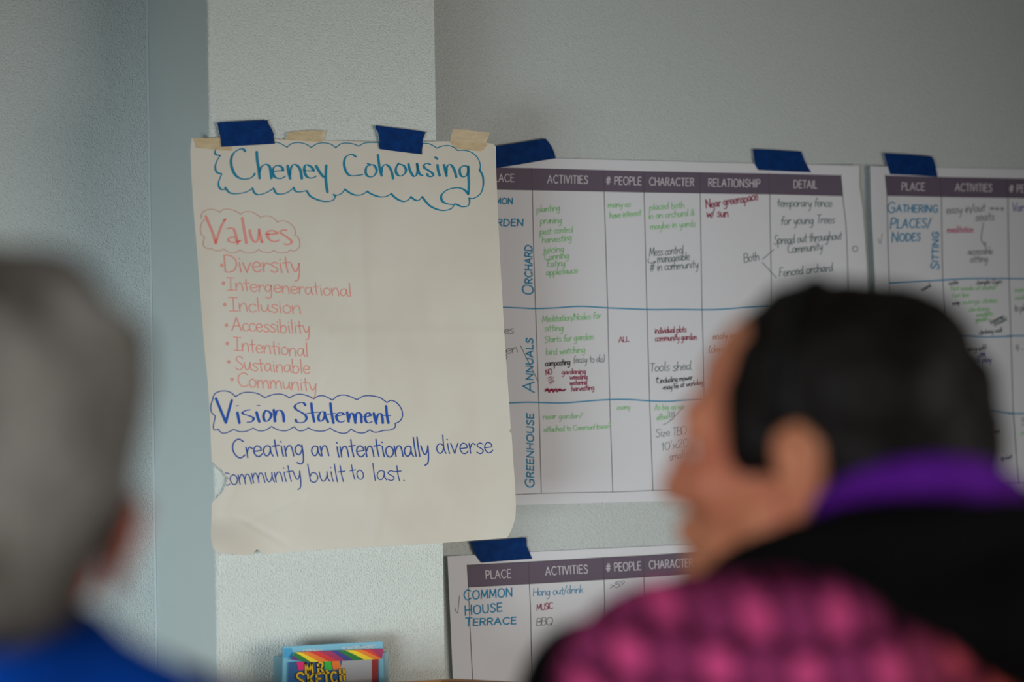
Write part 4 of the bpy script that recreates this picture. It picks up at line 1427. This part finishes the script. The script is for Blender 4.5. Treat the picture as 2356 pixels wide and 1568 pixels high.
for lp in shawl.data.loops:
    c = shawl.data.vertices[lp.vertex_index].co + off - h1.o
    # wraps round the shoulder: along the knit and down it
    uu = c.dot(RGT) + .12 * c.dot(FWD)
    vv_ = c.dot(UPV) - .22 * c.dot(FWD)
    lay.data[lp.index].uv = (uu / Sx + 4.35, vv_ / (178 * s1) + 8.1)
trousers(b1, sh, m_trous, p1)
for s in (1, -1):
    shoe(b1, s, m_shoe, p1)

# --- person with grey hair, left edge, seen from behind
D2 = 1.4
s2 = D2 / FPX
a10 = math.radians(2)
face2 = fF * math.cos(a10) - fR * math.sin(a10)
h2 = Frame(at(-50, 1225, D2), face2, Z)
p2 = bpy.data.objects.new('person', None)
col.objects.link(p2)
b2o = Vector((h2.o.x, h2.o.y, 0)) + face2 * -.02
p2.location = b2o
tag(p2, 'grey-haired person in a blue shirt seen from behind at the left edge', 'person')
b2 = Frame(b2o.copy(), face2, Z)
zn2 = h2.o.z - .09
m_skin2 = skin_mat('ruddy_skin', rgb(240, 140, 106), rgb(236, 112, 82), .7)
bm = bmesh.new()
head_shapes(bm, h2, .80, (.80, 0.0, .009, -.008))
body_shapes(bm, h2, b2, zn2, 0)
fuse('body', bm, .0045, m_skin2, p2, 3)
for s in (1, -1):
    eye(h2, s, p2, m_iris)
m_hair2 = mat('grey_hair', rgb(96, 92, 88), 0.75, 0.15)
noise_tint(m_hair2, rgb(52, 45, 37), rgb(138, 135, 128), 18, 3, (1, 1, .4), .34, .66)


def C2(px_, py_, dd, r, bm):
    Rm = Matrix((RGT, UPV, FWD)).transposed()
    ball(bm, at(px_, py_, D2 + dd), (r[0] * s2, r[1] * s2, r[2]), Rm)


bm = bmesh.new()
C2(6, 905, -.02, (335, 330, .118), bm)
C2(40, 760, -.01, (230, 200, .10), bm)
C2(-60, 745, -.01, (230, 190, .10), bm)
C2(215, 850, -.02, (135, 160, .085), bm)
C2(-195, 850, -.02, (140, 150, .085), bm)
C2(0, 1080, -.045, (300, 260, .088), bm)
C2(-10, 1240, -.055, (250, 190, .08), bm)
C2(-30, 1375, -.078, (205, 112, .068), bm)
fuse('hair', bm, .006, m_hair2, p2, 4, lambda c: .006 * noise.noise(c * 28) + .003 * noise.noise(c * 70))
m_blue = mat('royal_blue_cotton', rgb(4, 60, 148), 0.9, 0.05)
noise_tint(m_blue, rgb(2, 50, 128), rgb(6, 62, 148), 16, 3)
bm = bmesh.new()
sh2 = zn2 - .10
ball(bm, b2(0, 0, sh2 - .05), (.14, .195, .145), b2.m)
tube(bm, [b2(-.012, 0, sh2 + .085), b2(-.012, 0, sh2 + .03), b2(0, 0, sh2 - .08)], [.080, .108, .13], 18)
ball(bm, b2(.01, 0, sh2 - .30), (.14, .19, .26), b2.m)
ball(bm, b2(0, 0, sh2 - .55), (.14, .19, .14), b2.m)
for s in (1, -1):
    tube(bm, [b2(0, s * .05, sh2 + .080), b2(0, s * .17, sh2 + .01), b2(-.02, s * .238, sh2 - .28), b2(.045, s * .25, sh2 - .53)], [.062, .085, .080, .056], 14)
ringp = [h2(-.03 + .066 * math.cos(t), .066 * math.sin(t), -.066 + .010 * math.cos(t)) for t in [i * math.pi / 8 for i in range(17)]]
tube(bm, ringp, [.021] * 17, 10)
fuse('shirt', bm, .008, m_blue, p2, 4)['label'] = 'blue collared shirt'
trousers(b2, sh2, m_trous, p2)
for s in (1, -1):
    shoe(b2, s, m_shoe, p2)
